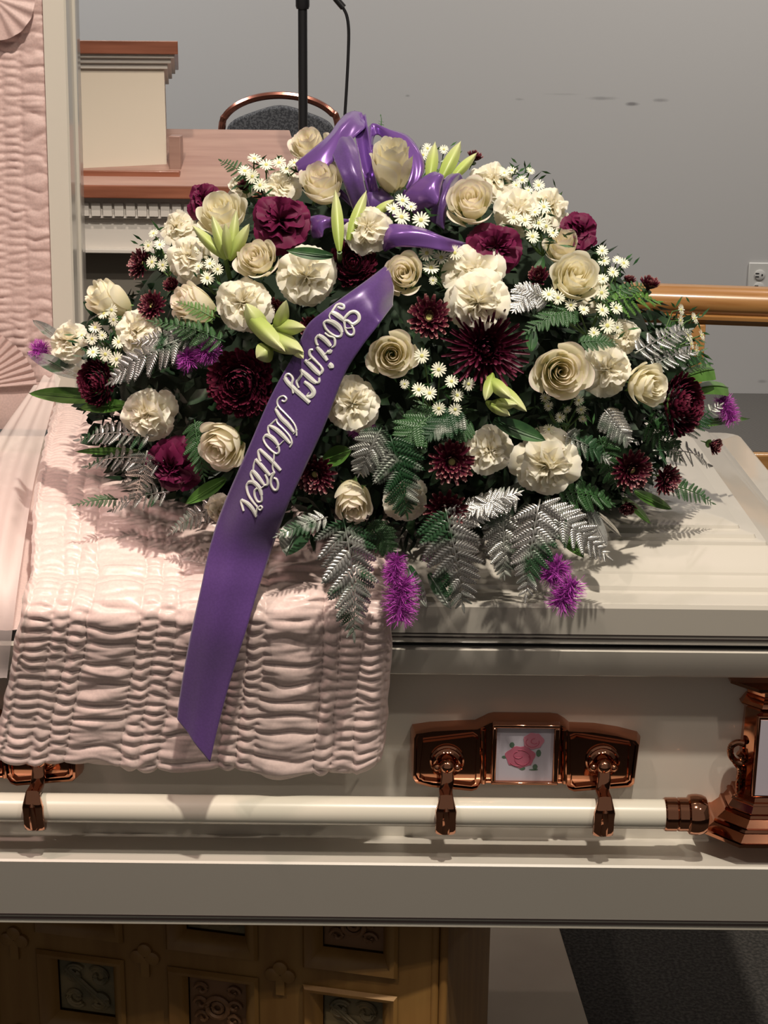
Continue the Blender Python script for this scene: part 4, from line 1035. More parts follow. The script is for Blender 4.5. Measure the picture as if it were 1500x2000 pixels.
def leaf(label, p0, p1, hw, m, push=(.0, .0), hang=False, cut=False, cat='leaf'):
    a = Sp(*p0, push[0]); b = PY(*p1, F - push[1]) if hang else Sp(*p1, push[1])
    mid = (a + b) / 2
    M, L = seg_matrix(Vector((0, 0, 0)), b - a, (CAM - mid).normalized() + Vector((rnd.uniform(-.35, .35), 0, .3)))
    W = hw * (mid - CAM).length / FPX
    mb = blade_mesh(L, W, -.35, .10, 6, 14, tipw=.8 if cut else 0.)
    if cut:
        mb = MB().grid(lambda u, v: Vector((W * (2 * u - 1) * math.sin(pi * (.12 + .5 * v)), L * v * (1 - .06 * (2 * u - 1)), -.3 * W * abs(2 * u - 1) + .06 * L * math.sin(pi * v))), 6, 10)
    t = thing('broad_leaf', label, cat, a, 'broad leaves in the spray')
    ob('leaf_blade', mb.me('leaf_blade', m, sharp=None), t, mtx=M)
    mbm = MB().tube([(0, L * k / 6, (.10 if not cut else .06) * L * (math.sin(pi * k / 12) ** 2 if not cut else math.sin(pi * k / 6)) + .0008 - (.0 if not cut else 0)) for k in range(7)], [.0011, .001, .0009, .0008, .0007, .0005, .0003], 5)
    ob('midrib', mbm.me('midrib', m, sharp=None), t, mtx=M)
    return t

# ---- base: foam block on the lid and leafy filler (kept clear of the lid)
def base():
    cx, cy = .0, 2.17
    def fn(u, v):
        a = 2 * pi * u; p = pi * v
        x = cx + .36 * math.sin(p) * math.cos(a); y = cy + .25 * math.sin(p) * math.sin(a); z = 1.21 + .25 * math.cos(p)
        return Vector((x, y, max(z, lidz(x, y) + (.022 if x < .03 else .004))))
    o = ob('foam_base', MB().grid(fn, 48, 24).me('foam_base', FOAM, sharp=None)); tag(o, 'dark green foam mound on the lid holding the whole spray', 'floral foam')
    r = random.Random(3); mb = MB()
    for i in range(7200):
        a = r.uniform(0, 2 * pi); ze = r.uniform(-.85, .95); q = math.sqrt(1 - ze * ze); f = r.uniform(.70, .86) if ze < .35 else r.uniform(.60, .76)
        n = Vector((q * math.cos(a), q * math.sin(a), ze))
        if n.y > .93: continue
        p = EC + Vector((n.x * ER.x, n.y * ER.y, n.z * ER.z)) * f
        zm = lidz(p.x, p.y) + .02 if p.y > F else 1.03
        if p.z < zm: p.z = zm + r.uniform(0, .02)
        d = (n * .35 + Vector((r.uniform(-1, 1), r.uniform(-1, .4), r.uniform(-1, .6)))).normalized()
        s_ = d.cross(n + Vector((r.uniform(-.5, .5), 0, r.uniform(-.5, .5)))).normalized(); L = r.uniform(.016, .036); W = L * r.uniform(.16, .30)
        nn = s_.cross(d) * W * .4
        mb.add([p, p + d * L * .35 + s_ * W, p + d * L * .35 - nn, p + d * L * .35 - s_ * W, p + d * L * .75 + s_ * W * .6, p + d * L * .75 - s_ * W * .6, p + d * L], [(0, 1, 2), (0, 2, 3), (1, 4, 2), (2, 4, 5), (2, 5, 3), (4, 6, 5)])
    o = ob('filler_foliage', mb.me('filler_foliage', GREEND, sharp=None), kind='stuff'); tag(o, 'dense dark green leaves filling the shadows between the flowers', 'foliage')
base()

ROSES = [ # px, py, r, tiltx, tilty, push, bud, label
 (606, 288, 46, -.3, .5, -.01, 0, 'white rose tucked behind the left side of the purple bow'),
 (765, 325, 54, -.05, .80, .045, 1, 'tall white rose bud standing in front of the right bow loops'),
 (628, 360, 52, -.15, .5, .03, 0, 'white rose directly below the left bow loop'),
 (920, 398, 54, -.1, .25, .04, 0, 'large white rose at the right end of the purple bow'),
 (433, 420, 54, -.1, .45, .01, 0, 'white rose behind the leftmost green lily buds'),
 (503, 508, 46, -.2, .25, .03, 0, 'white rose right of the leftmost lily buds, below the burgundy carnation'),
 (790, 538, 46, -.15, .12, .03, 0, 'white rose beside the top of the lettered ribbon, on its right'),
 (214, 588, 46, -.9, .7, .02, 1, 'outermost white rose bud at upper left, facing away to the left'),
 (380, 597, 48, -.9, .4, .02, 1, 'white rose left of the white carnation, with a green fern sprig across it'),
 (766, 692, 52, 0, -.05, .03, 0, 'white rose alone in the middle, right of the ribbon lettering'),
 (1122, 545, 56, .05, .3, .03, 0, 'lower of the two stacked white roses at upper right'),
 (1098, 482, 42, -.2, .6, .0, 0, 'upper of the two stacked white roses, left of the burgundy carnation'),
 (1095, 725, 62, -.05, -.05, .04, 0, 'largest white rose, wide open, at the right of the spray'),
 (1262, 752, 48, .5, -.1, .03, 0, 'white rose facing right beside the large burgundy mum at far right'),
 (436, 868, 54, -.35, -.4, .03, 0, 'white rose facing down, just left of the lower lettering of the ribbon'),
 (689, 975, 48, .05, -.55, .03, 1, 'lowest white rose, facing down above the big silver fern'),
]
for i, (x, y, r_, tx, ty, pu, bd, lb) in enumerate(ROSES):
    v = i % 3
    plant(('rose', v, bd), lambda t, v=v, bd=bd: rose(t, 11 + v, bd * .9), 'rose', lb, 'rose', 'ivory white roses in the spray', pose(x, y, r_ * (.98 if bd else 1.06), (tx, ty), pu, rnd.uniform(0, 6), .6))
WC = [
 (716, 445, 46, 0, .15, .05, 'white carnation at the centre under the bow, above the ribbon'),
 (598, 540, 54, 0, -.05, .03, 'white carnation with a dark curved leaf above it, left of the ribbon top'),
 (366, 500, 44, -.3, .1, .02, 'white carnation between white asters at upper left'),
 (472, 592, 54, -.1, .0, .035, 'white carnation above the open greenish lily, left of centre'),
 (928, 532, 56, .0, .2, .03, 'upper of the two overlapping white carnations right of centre'),
 (932, 592, 58, -.05, -.15, .05, 'lower of the two overlapping white carnations right of centre'),
 (1014, 408, 46, .1, .3, .03, 'white carnation right of the large rose at the end of the bow'),
 (1078, 400, 40, .4, .4, .0, 'white carnation on the upper right outline of the spray'),
 (548, 362, 38, -.1, .3, .0, 'small white carnation left of the rose below the bow'),
 (470, 358, 28, -.3, .5, -.02, 'small half hidden white carnation beside the top left burgundy carnation'),
 (965, 348, 42, .1, .6, -.02, 'white carnation behind the rose at the right end of the bow'),
 (341, 442, 36, -.4, .35, .0, 'white carnation on the upper left outline above the asters'),
 (126, 666, 40, -.5, .0, .01, 'leftmost white carnation beside the outer purple liatris tuft'),
 (262, 645, 42, -.35, .0, .02, 'white carnation below the outermost white rose bud'),
 (283, 812, 50, -.2, -.2, .02, 'white carnation above the lowest left burgundy carnation'),
 (688, 788, 54, .1, -.05, .03, 'white carnation touching the right edge of the ribbon beside its lettering'),
 (957, 880, 44, .2, -.1, .03, 'white carnation right of the small pale tipped mum, low centre'),
 (1070, 913, 62, .05, -.15, .03, 'large low white carnation above the right silver ferns'),
 (1222, 657, 38, .3, .1, .0, 'white carnation at right behind the small asters'),
 (1186, 722, 48, .0, .0, .015, 'white carnation squeezed between the two right-hand roses'),
 (793, 984, 42, .0, -.3, .0, 'low white carnation half covered by a fern and a small mum'),
 (428, 1000, 30, -.1, -.5, .02, 'lowest white carnation, peeping out at the left edge of the ribbon'),
 (1165, 568, 36, .4, .2, -.01, 'white carnation peeping out behind the lower stacked rose at right'),
]
for i, (x, y, r_, tx, ty, pu, lb) in enumerate(WC):
    v = i % 3; plant(('wc', v), lambda t, v=v: carnation(t, 31 + v, CPET), 'carnation', lb, 'carnation', 'ivory white carnations in the spray', pose(x, y, r_ * 1.08, (tx, ty), pu, rnd.uniform(0, 6), .6))
BC = [
 (396, 388, 38, -.2, .3, .0, 'burgundy carnation at the upper left edge of the spray'),
 (547, 430, 58, .0, .1, .04, 'large burgundy carnation left of the bow'),
 (968, 482, 54, .1, .1, .03, 'large magenta burgundy carnation below the rose at the end of the bow'),
 (1138, 450, 42, .5, .2, .01, 'burgundy carnation on the upper right outline of the spray'),
 (335, 915, 56, -.1, -.3, .01, 'dark burgundy carnation low on the left, under a white carnation'),
]
for i, (x, y, r_, tx, ty, pu, lb) in enumerate(BC):
    v = i % 2; plant(('bc', v), lambda t, v=v: carnation(t, 51 + v, BPET), 'carnation', lb, 'carnation', 'burgundy carnations in the spray', pose(x, y, r_, (tx, ty), pu, rnd.uniform(0, 6), .6))
MUMS = [
 ('foot', 470, 748, 72, -.1, -.1, .03, 'large dense burgundy mum left of the ribbon'),
 ('foot', 188, 748, 50, -.5, -.1, .02, 'dense burgundy mum at the far left of the spray'),
 ('foot', 688, 515, 52, .0, .15, .02, 'dense burgundy mum directly above the ribbon'),
 ('foot', 1332, 790, 66, .75, .0, .02, 'dense burgundy mum at the far right facing right'),
 ('spid', 948, 682, 84, .0, -.05, .03, 'big spidery burgundy mum right of centre'),
]
DM = [
 (838, 620, 46, .0, .1, .03, 'pale tipped burgundy mum with green eye between rose and carnations, right of the ribbon'),
 (882, 901, 48, .05, -.1, .04, 'upper of the two small pale tipped mums low in the centre'),
 (870, 995, 45, .0, -.25, .04, 'lower of the two small pale tipped mums low in the centre'),
 (1233, 917, 44, .1, -.15, .03, 'pale tipped burgundy mum with yellow green eye, low at right'),
 (1300, 936, 34, .4, -.1, .02, 'small pale tipped mum low at the far right, next to the yellow eyed one'),
 (616, 925, 44, -.1, -.2, .02, 'pale tipped burgundy mum right of the ribbon, above the lowest rose'),
 (1052, 545, 28, -.3, .4, .02, 'small burgundy mum left of the lower stacked rose'),
 (1266, 562, 28, .3, 1.2, .0, 'small pale tipped mum pointing up in front of the oak rail'),
 (1228, 552, 18, .0, 1.2, -.02, 'tiny burgundy mum bud left of the one before the rail'),
 (298, 598, 32, -.2, .2, .02, 'burgundy mum right of the outermost white rose bud'),
 (337, 560, 22, -.1, .4, .0, 'small burgundy mum bud above the rose with fern sprig'),
 (276, 515, 34, -.8, .2, .0, 'burgundy mum on the left outline beside the white asters'),
 (1390, 868, 24, .6, -.2, .0, 'small burgundy mum by the rear right corner of the lid'),
 (1224, 985, 24, .0, -.9, .02, 'closed burgundy mum bud hanging over the lid at right'),
 (610, 640, 30, -.2, .0, .0, 'burgundy mum half hidden by the left edge of the ribbon'),
 (535, 606, 28, .2, .1, .0, 'burgundy mum between the white carnation and the open greenish lily'),
 (480, 368, 22, .0, .5, -.01, 'tiny burgundy mum at the top left beside the asters'),
 (925, 312, 22, .4, .8, -.05, 'tiny burgundy mum behind the topmost lily buds'),
]
for (k, x, y, r_, tx, ty, pu, lb) in MUMS:
    if k == 'foot': plant('foot', lambda t: mum(t, 61, MPET, FOOT, .55, None, .5), 'chrysanthemum', lb, 'chrysanthemum', 'dense burgundy chrysanthemums', pose(x, y, r_ * 1.02, (tx, ty), pu, rnd.uniform(0, 6), .6))
    else: plant('spid', lambda t: mum(t, 62, SPET, SPID, .5, None, .9), 'chrysanthemum', lb, 'chrysanthemum', None, pose(x, y, r_, (tx, ty), pu, 0, .6))
for (x, y, r_, tx, ty, pu, lb) in DM:
    v = 'big' if r_ > 30 else 'small'
    plant(('dais', v), lambda t, v=v: mum(t, 63 if v == 'big' else 64, TPET, DAIS if v == 'big' else [(a, b, c + 28, d * 1.1, e, f) for a, b, c, d, e, f in DAIS], .25, ADISC if v == 'big' else None, .5), 'chrysanthemum', lb, 'chrysanthemum', 'small pale tipped chrysanthemums', pose(x, y, r_, (tx, ty), pu, rnd.uniform(0, 6), .6))
# liatris
LI = [
 (78, 684, 22, .6, 90, 0, None, 'purple liatris tuft at the leftmost edge of the spray'),
 (368, 702, 26, .5, 30, .02, None, 'left of the two purple liatris tufts above the big dense mum'),
 (406, 686, 26, .6, 70, .02, None, 'right of the two purple liatris tufts above the big dense mum'),
 (704, 830, 28, .6, 20, .0, None, 'purple liatris tuft half hidden behind the carnation at the ribbon'),
 (771, 1112, 24, 1.1, -10, 0, .055, 'upper sparse part of the low central liatris spike'),
 (783, 1170, 36, 1.2, -4, 0, .055, 'lowest purple liatris spike hanging over the lid edge at centre'),
 (1083, 1116, 29, .8, -40, 0, .05, 'upper purple liatris tuft hanging at right over the lid edge'),
 (1106, 1160, 34, .9, -30, 0, .055, 'lower purple liatris tuft hanging at right over the lid edge'),
 (1420, 800, 22, 1.2, 25, .0, None, 'purple liatris spike beyond the far right mum'),
]
for i, (x, y, r_, ln, rot, pu, hang, lb) in enumerate(LI):
    M = pose(x, y, r_, (0, 0), pu, R(rot), .8)
    if hang is not None:
        p = PY(x, y, F - hang); M = Matrix.Translation(p) @ frame((CAM - p)).to_4x4() @ Matrix.Rotation(R(rot), 4, 'Z') @ Matrix.Scale(r_ * (p - CAM).length / FPX, 4)
    plant(('li', ln), lambda t, ln=ln, i=i: liatris(t, 70 + i, ln), 'liatris', lb, 'liatris', 'purple liatris in the spray', M)
# lilies
lily('cluster of green lily buds in front of the rose at upper left', [(440, 505, 375, 440, 14, .03, .055), (443, 508, 414, 420, 14, .035, .065), (446, 505, 440, 436, 12, .04, .08), (450, 506, 462, 410, 13, .03, .055), (448, 508, 487, 437, 15, .035, .06)])
lily('tall pale green lily buds standing in front of the bow knot', [(663, 492, 655, 370, 15, .055, .07), (680, 470, 716, 372, 15, .05, .065), (722, 425, 770, 390, 12, .03, .05)])
lily('pale green lily buds at the top right of the bow', [(838, 355, 850, 277, 15, .0, .02), (860, 355, 898, 280, 17, .0, .03), (880, 352, 932, 298, 12, .0, .02)])
lily('open greenish white lily left of the ribbon', [(530, 640, 602, 640, 20, .03, .07), (520, 660, 480, 592, 24, .03, .05), (540, 660, 560, 583, 18, .03, .07), (510, 650, 598, 690, 26, .03, .065), (530, 680, 500, 700, 26, .035, .05), (560, 660, 592, 700, 15, .04, .07), (480, 610, 560, 690, 22, .04, .06)])
lily('yellow green lily bud below the spidery mum', [(952, 738, 1000, 780, 17, .05, .08), (960, 745, 1030, 805, 17, .04, .07), (955, 790, 1010, 790, 15, .05, .07), (950, 785, 996, 812, 14, .045, .07), (962, 730, 948, 782, 14, .05, .07)])
# asters
asters('aster sprig at the top left above the large burgundy carnation', [(497, 310), (520, 322), (545, 318), (493, 345), (560, 330), (478, 334), (575, 318, 12), (508, 362)], (530, 370))
asters('aster sprig between the central carnation and the right bow loop', [(786, 392), (784, 424, 18), (822, 430, 18), (768, 408), (803, 404, 12)], (800, 460), 16, push=.05)
asters('aster sprig under the lower right bow loop', [(834, 494), (862, 503), (888, 494, 15), (842, 523), (846, 548, 9)], (865, 560), 17, push=.035)
asters('aster sprig below the central rose and the pale tipped mum', [(824, 695, 16), (857, 722, 16), (882, 745), (915, 750), (818, 761, 15), (839, 768, 15), (893, 772), (857, 798, 14), (889, 800, 14), (790, 750, 10)], (870, 830), 14, push=.035)
asters('aster sprig beneath the left white carnation, with yellow eyes', [(405, 543, 15), (410, 515, 13), (425, 526, 12), (388, 520, 11), (388, 488, 10)], (420, 575), push=.03)
asters('aster sprig at the left below the outermost white rose bud', [(203, 612), (218, 606), (186, 640), (180, 662, 13), (206, 692, 15), (182, 688), (228, 702, 16), (232, 668, 15), (160, 655, 12), (200, 655, 10), (222, 625, 13)], (230, 720), 14, push=.03)
asters('aster sprig on the upper left outline beside the mum', [(290, 480, 13), (297, 512, 14), (318, 518, 13), (300, 456, 11), (312, 478, 12), (330, 500, 11)], (330, 540), push=.02)
asters('aster sprig over the white carnations at upper right', [(1025, 430), (1052, 436), (1003, 425), (1066, 442), (1040, 462), (1062, 404), (1080, 455, 12), (1045, 415, 12)], (1060, 500), 15, push=.04)
asters('aster sprig on the top right outline above the white carnations', [(1000, 333, 12), (1036, 334, 10), (1052, 362, 13), (1020, 352, 13), (985, 338, 11), (1070, 378, 12), (1008, 362, 10), (1032, 372, 10)], (1030, 400), 12, push=.0)
asters('aster sprig behind the topmost lily buds', [(835, 290, 12), (826, 303, 12), (867, 292, 10), (846, 303, 10)], (850, 340), 12, push=-.02)
asters('aster sprig on the right outline below the burgundy carnation', [(1180, 510), (1197, 532), (1218, 514, 13), (1176, 490), (1205, 508, 10), (1178, 545, 12)], (1190, 580), 13, push=.01)
asters('aster sprig below the lower stacked rose at upper right', [(1175, 572, 15), (1176, 606, 16), (1203, 602, 15), (1186, 636, 18), (1206, 640, 12), (1072, 575, 15), (1090, 582, 14), (1115, 596, 13), (1140, 605, 12), (1160, 650, 12)], (1150, 660), 14, push=.035)
asters('aster sprig standing out at the far right before the oak rail', [(1330, 605, 12), (1329, 626, 12), (1356, 622, 13), (1343, 655, 14), (1370, 655, 13), (1360, 685, 14), (1350, 672, 12)], (1290, 680), 13, (.9, .2), push=.0)
asters('drooping aster sprig below the largest white rose', [(1065, 777, 11), (1071, 793, 11), (1094, 815, 11), (1108, 800, 9), (1072, 838, 12), (1130, 782, 12), (1135, 800, 11), (1138, 818, 9)], (1100, 850), 11, (0, -.4), push=.02)
# fern fronds
frond('large silver painted fern frond hanging straight down left of the liatris', (668, 1000), (690, 1247), 92, 's', (.05, .06), True, 11)
frond('silver fern frond over the lid edge between the two hanging liatris', (868, 985), (905, 1190), 88, 's', (.05, .05), True, 10)
frond('silver fern frond hanging left of the right hanging liatris', (1055, 975), (1027, 1172), 72, 's', (.05, .055), True, 10)
frond('silver fern frond sweeping right above the right hanging liatris', (1050, 985), (1192, 1092), 62, 's', (.04, .03), True, 10)
frond('partly silvered fern frond left of the lowest rose, reaching left', (640, 1010), (536, 1050), 34, 's', (.03, .05), True, 8)
frond('silver fern frond spreading left above the lowest rose', (745, 835), (700, 930), 60, 'h', (.05, .05))
frond('long half green fern frond in front of the low half covered carnation', (762, 850), (795, 1010), 74, 'h', (.05, .06), n=11)
frond('green fern frond right of the ribbon below the central rose', (860, 800), (770, 880), 66, 'g', (.02, .04))
frond('silvery fern frond below the asters in the centre', (900, 800), (830, 860), 52, 'h', (.03, .045))
frond('green fern frond above the small low mum', (915, 820), (890, 860), 40, 'g', (.02, .03))
frond('silver fern frond between the low white carnation and the small mum', (1010, 965), (905, 1010), 46, 's', (.02, .05))
frond('silver fern frond pointing right below the upper small mum', (900, 1010), (1020, 960), 50, 's', (.03, .04))
frond('silver frond left of the big dense mum, reaching to the left', (352, 662), (212, 752), 62, 's', (.04, .04), n=11)
frond('short silver frond left of the paired purple liatris tufts', (392, 655), (262, 672), 40, 's', (.03, .03))
frond('green fern frond across the rose left of centre', (420, 622), (346, 590), 26, 'b', (.06, .07), n=7)
frond('dark green fern frond below the rose with fern sprig', (440, 668), (292, 628), 44, 'g', (.03, .04))
frond('upper of the two silver fern fronds spreading left over the pink cloth', (300, 850), (150, 862), 44, 's', (.02, .02), n=11)
frond('lower of the two silver fern fronds spreading left over the pink cloth', (320, 900), (166, 915), 44, 's', (.02, .02), n=11)
frond('narrow silver frond hanging down over the pink cloth', (288, 880), (262, 985), 44, 's', (.03, .03))
frond('small green fern tip lying on the pink cloth at lower left', (230, 975), (142, 988), 22, 'g', (.02, .02), n=7)
frond('silver fern frond left of the dark low carnation', (330, 960), (215, 1000), 38, 's', (.02, .03))
frond('silvered fern frond under the low carnation at the ribbon', (430, 985), (330, 1045), 38, 's', (.01, .03))
frond('green fern sprig at the top left of the spray', (505, 362), (430, 314), 30, 'g', (.0, .0), n=8)
frond('tiny green fern tip above the purple bow', (742, 262), (743, 226), 10, 'g', (-.03, -.03), n=5)
frond('silver fern sprig left of the lower stacked rose', (1040, 560), (1000, 612), 44, 's', (.03, .05))
frond('bright silver fern sprig left of the small burgundy mum at right', (1070, 590), (1005, 560), 36, 's', (.03, .045))
frond('dark green fern frond below the aster sprig at right', (1130, 600), (1020, 655), 46, 'g', (.02, .035))
frond('lush green fern frond in front of the oak rail', (1170, 595), (1290, 592), 52, 'b', (.02, .0), n=9)
frond('green fern frond between the two right hand aster sprigs', (1150, 590), (1270, 560), 36, 'g', (.01, .0))
frond('green fern frond left of the right hand carnation', (1130, 668), (1205, 672), 30, 'g', (.04, .05), n=8)
frond('silver fern frond right of the right hand carnation', (1240, 690), (1350, 645), 42, 's', (.02, .0))
frond('silver frond lying just above the far right dense mum', (1270, 715), (1358, 690), 34, 's', (.02, .01))
frond('green fern frond reaching right above the far right mum', (1290, 690), (1388, 712), 40, 'g', (.0, .0))
frond('silvery fern frond right of the far right mum', (1330, 850), (1410, 790), 36, 'h', (.0, .0))
frond('silver fern frond low at right beside the small far right mum', (1275, 880), (1385, 912), 42, 's', (.01, .0), n=10)
frond('green fern tip lowest at the far right over the lid', (1300, 945), (1394, 985), 32, 'g', (.01, .0), n=9)
frond('silver fern frond between the largest rose and the low right mum', (1180, 800), (1230, 870), 46, 's', (.0, .02))
frond('silver fern frond right of the large low white carnation', (1100, 850), (1195, 905), 42, 's', (.02, .02))
frond('green fern frond below the large low white carnation', (1085, 960), (1200, 985), 52, 'g', (.02, .02))
frond('partly silvered fern frond pointing down right beneath the large low white carnation', (1060, 980), (1150, 1050), 46, 'h', (.03, .03))
frond('dark green frond behind the low right mum', (1170, 850), (1210, 960), 46, 'g', (.0, .01))
frond('dark green frond right of the low yellow eyed mum', (1260, 820), (1330, 900), 50, 'g', (-.01, .0))
frond('dark green fern frond beside the dark low carnation', (380, 820), (400, 940), 44, 'g', (.0, .02))
frond('green fern frond hanging between the two hanging liatris', (980, 1000), (985, 1130), 60, 'h', (.02, .03), True)
frond('dark green frond below the lowest rose', (720, 1020), (770, 1085), 46, 'g', (.02, .04), True)
# broad leaves
leaf('silver striped leaf at the far left above the green one', (170, 738), (62, 712), 22, SILVER, (.02, .02))
leaf('upper thin silver leaf at the far left behind the liatris tuft', (130, 670), (72, 640), 12, SILVER, (-.01, -.01))
leaf('green leaf pointing left over the pink cloth at far left', (205, 775), (76, 782), 18, GREENB, (.0, .0))
leaf('fresh green leaf below the dense mum at far left', (250, 790), (165, 800), 14, GREENB, (.01, .01))
leaf('pale green blade low left on the pink cloth', (270, 880), (160, 888), 8, GREENB, (.0, .0))
leaf('green leaf right of the dark low carnation', (440, 935), (368, 982), 14, GREENB, (.03, .04))
leaf('dark curved leaf above the white carnation left of the ribbon', (650, 500), (562, 492), 12, GREEN, (.07, .07))
leaf('green cut leaf end above the other at far right', (1330, 740), (1395, 722), 20, GREENB, (.0, .0), cut=True)
leaf('lower green cut leaf end at far right above the liatris', (1350, 762), (1422, 758), 18, GREENB, (-.01, -.01), cut=True)
leaf('big dark glossy leaf below the yellow green lily bud', (965, 820), (1062, 862), 18, GREEN, (.04, .05))
leaf('green leaf behind the small mum right of the ribbon', (630, 900), (690, 880), 20, GREENB, (.01, .02))
leaf('green leaf hanging left of the right hanging liatris', (1095, 1040), (1140, 1095), 14, GREENB, (.03, .03), True)
leaf('silver leaf touching the right side of the central liatris spike', (800, 1105), (835, 1190), 11, SILVER, (.02, .045), True)
leaf('long silver leaf over the lid edge, second to the right of the central liatris', (838, 1120), (882, 1192), 13, SILVER, (.03, .04), True)
leaf('wider, lower left of the two narrow silver leaves over the lid', (1150, 990), (1182, 1068), 14, SILVER, (.02, .03))
leaf('thinner, upper right of the two narrow silver leaves over the lid', (1165, 1000), (1204, 1045), 7, SILVER, (.02, .02))
leaf('green leaf low over the lid left of the fern tip', (1240, 960), (1300, 995), 12, GREENB, (.0, .0))
leaf('green leaf over the lid under the closed mum bud', (1225, 975), (1262, 1018), 8, GREENB, (.0, .0))
leaf('long green leaf by the rear corner of the lid', (1330, 830), (1438, 832), 8, GREENB, (-.01, -.01))
leaf('dark leaf right of the large magenta burgundy carnation', (1040, 560), (1062, 505), 12, GREEN, (.02, .02))
leaf('dark green leaf pointing down left of the right fern sprigs', (1040, 640), (1036, 690), 12, GREEN, (.03, .04))
leaf('silver cellophane-like leaf behind the lower ribbon edge', (590, 1010), (560, 1088), 30, SILVER, (.0, .03), True)

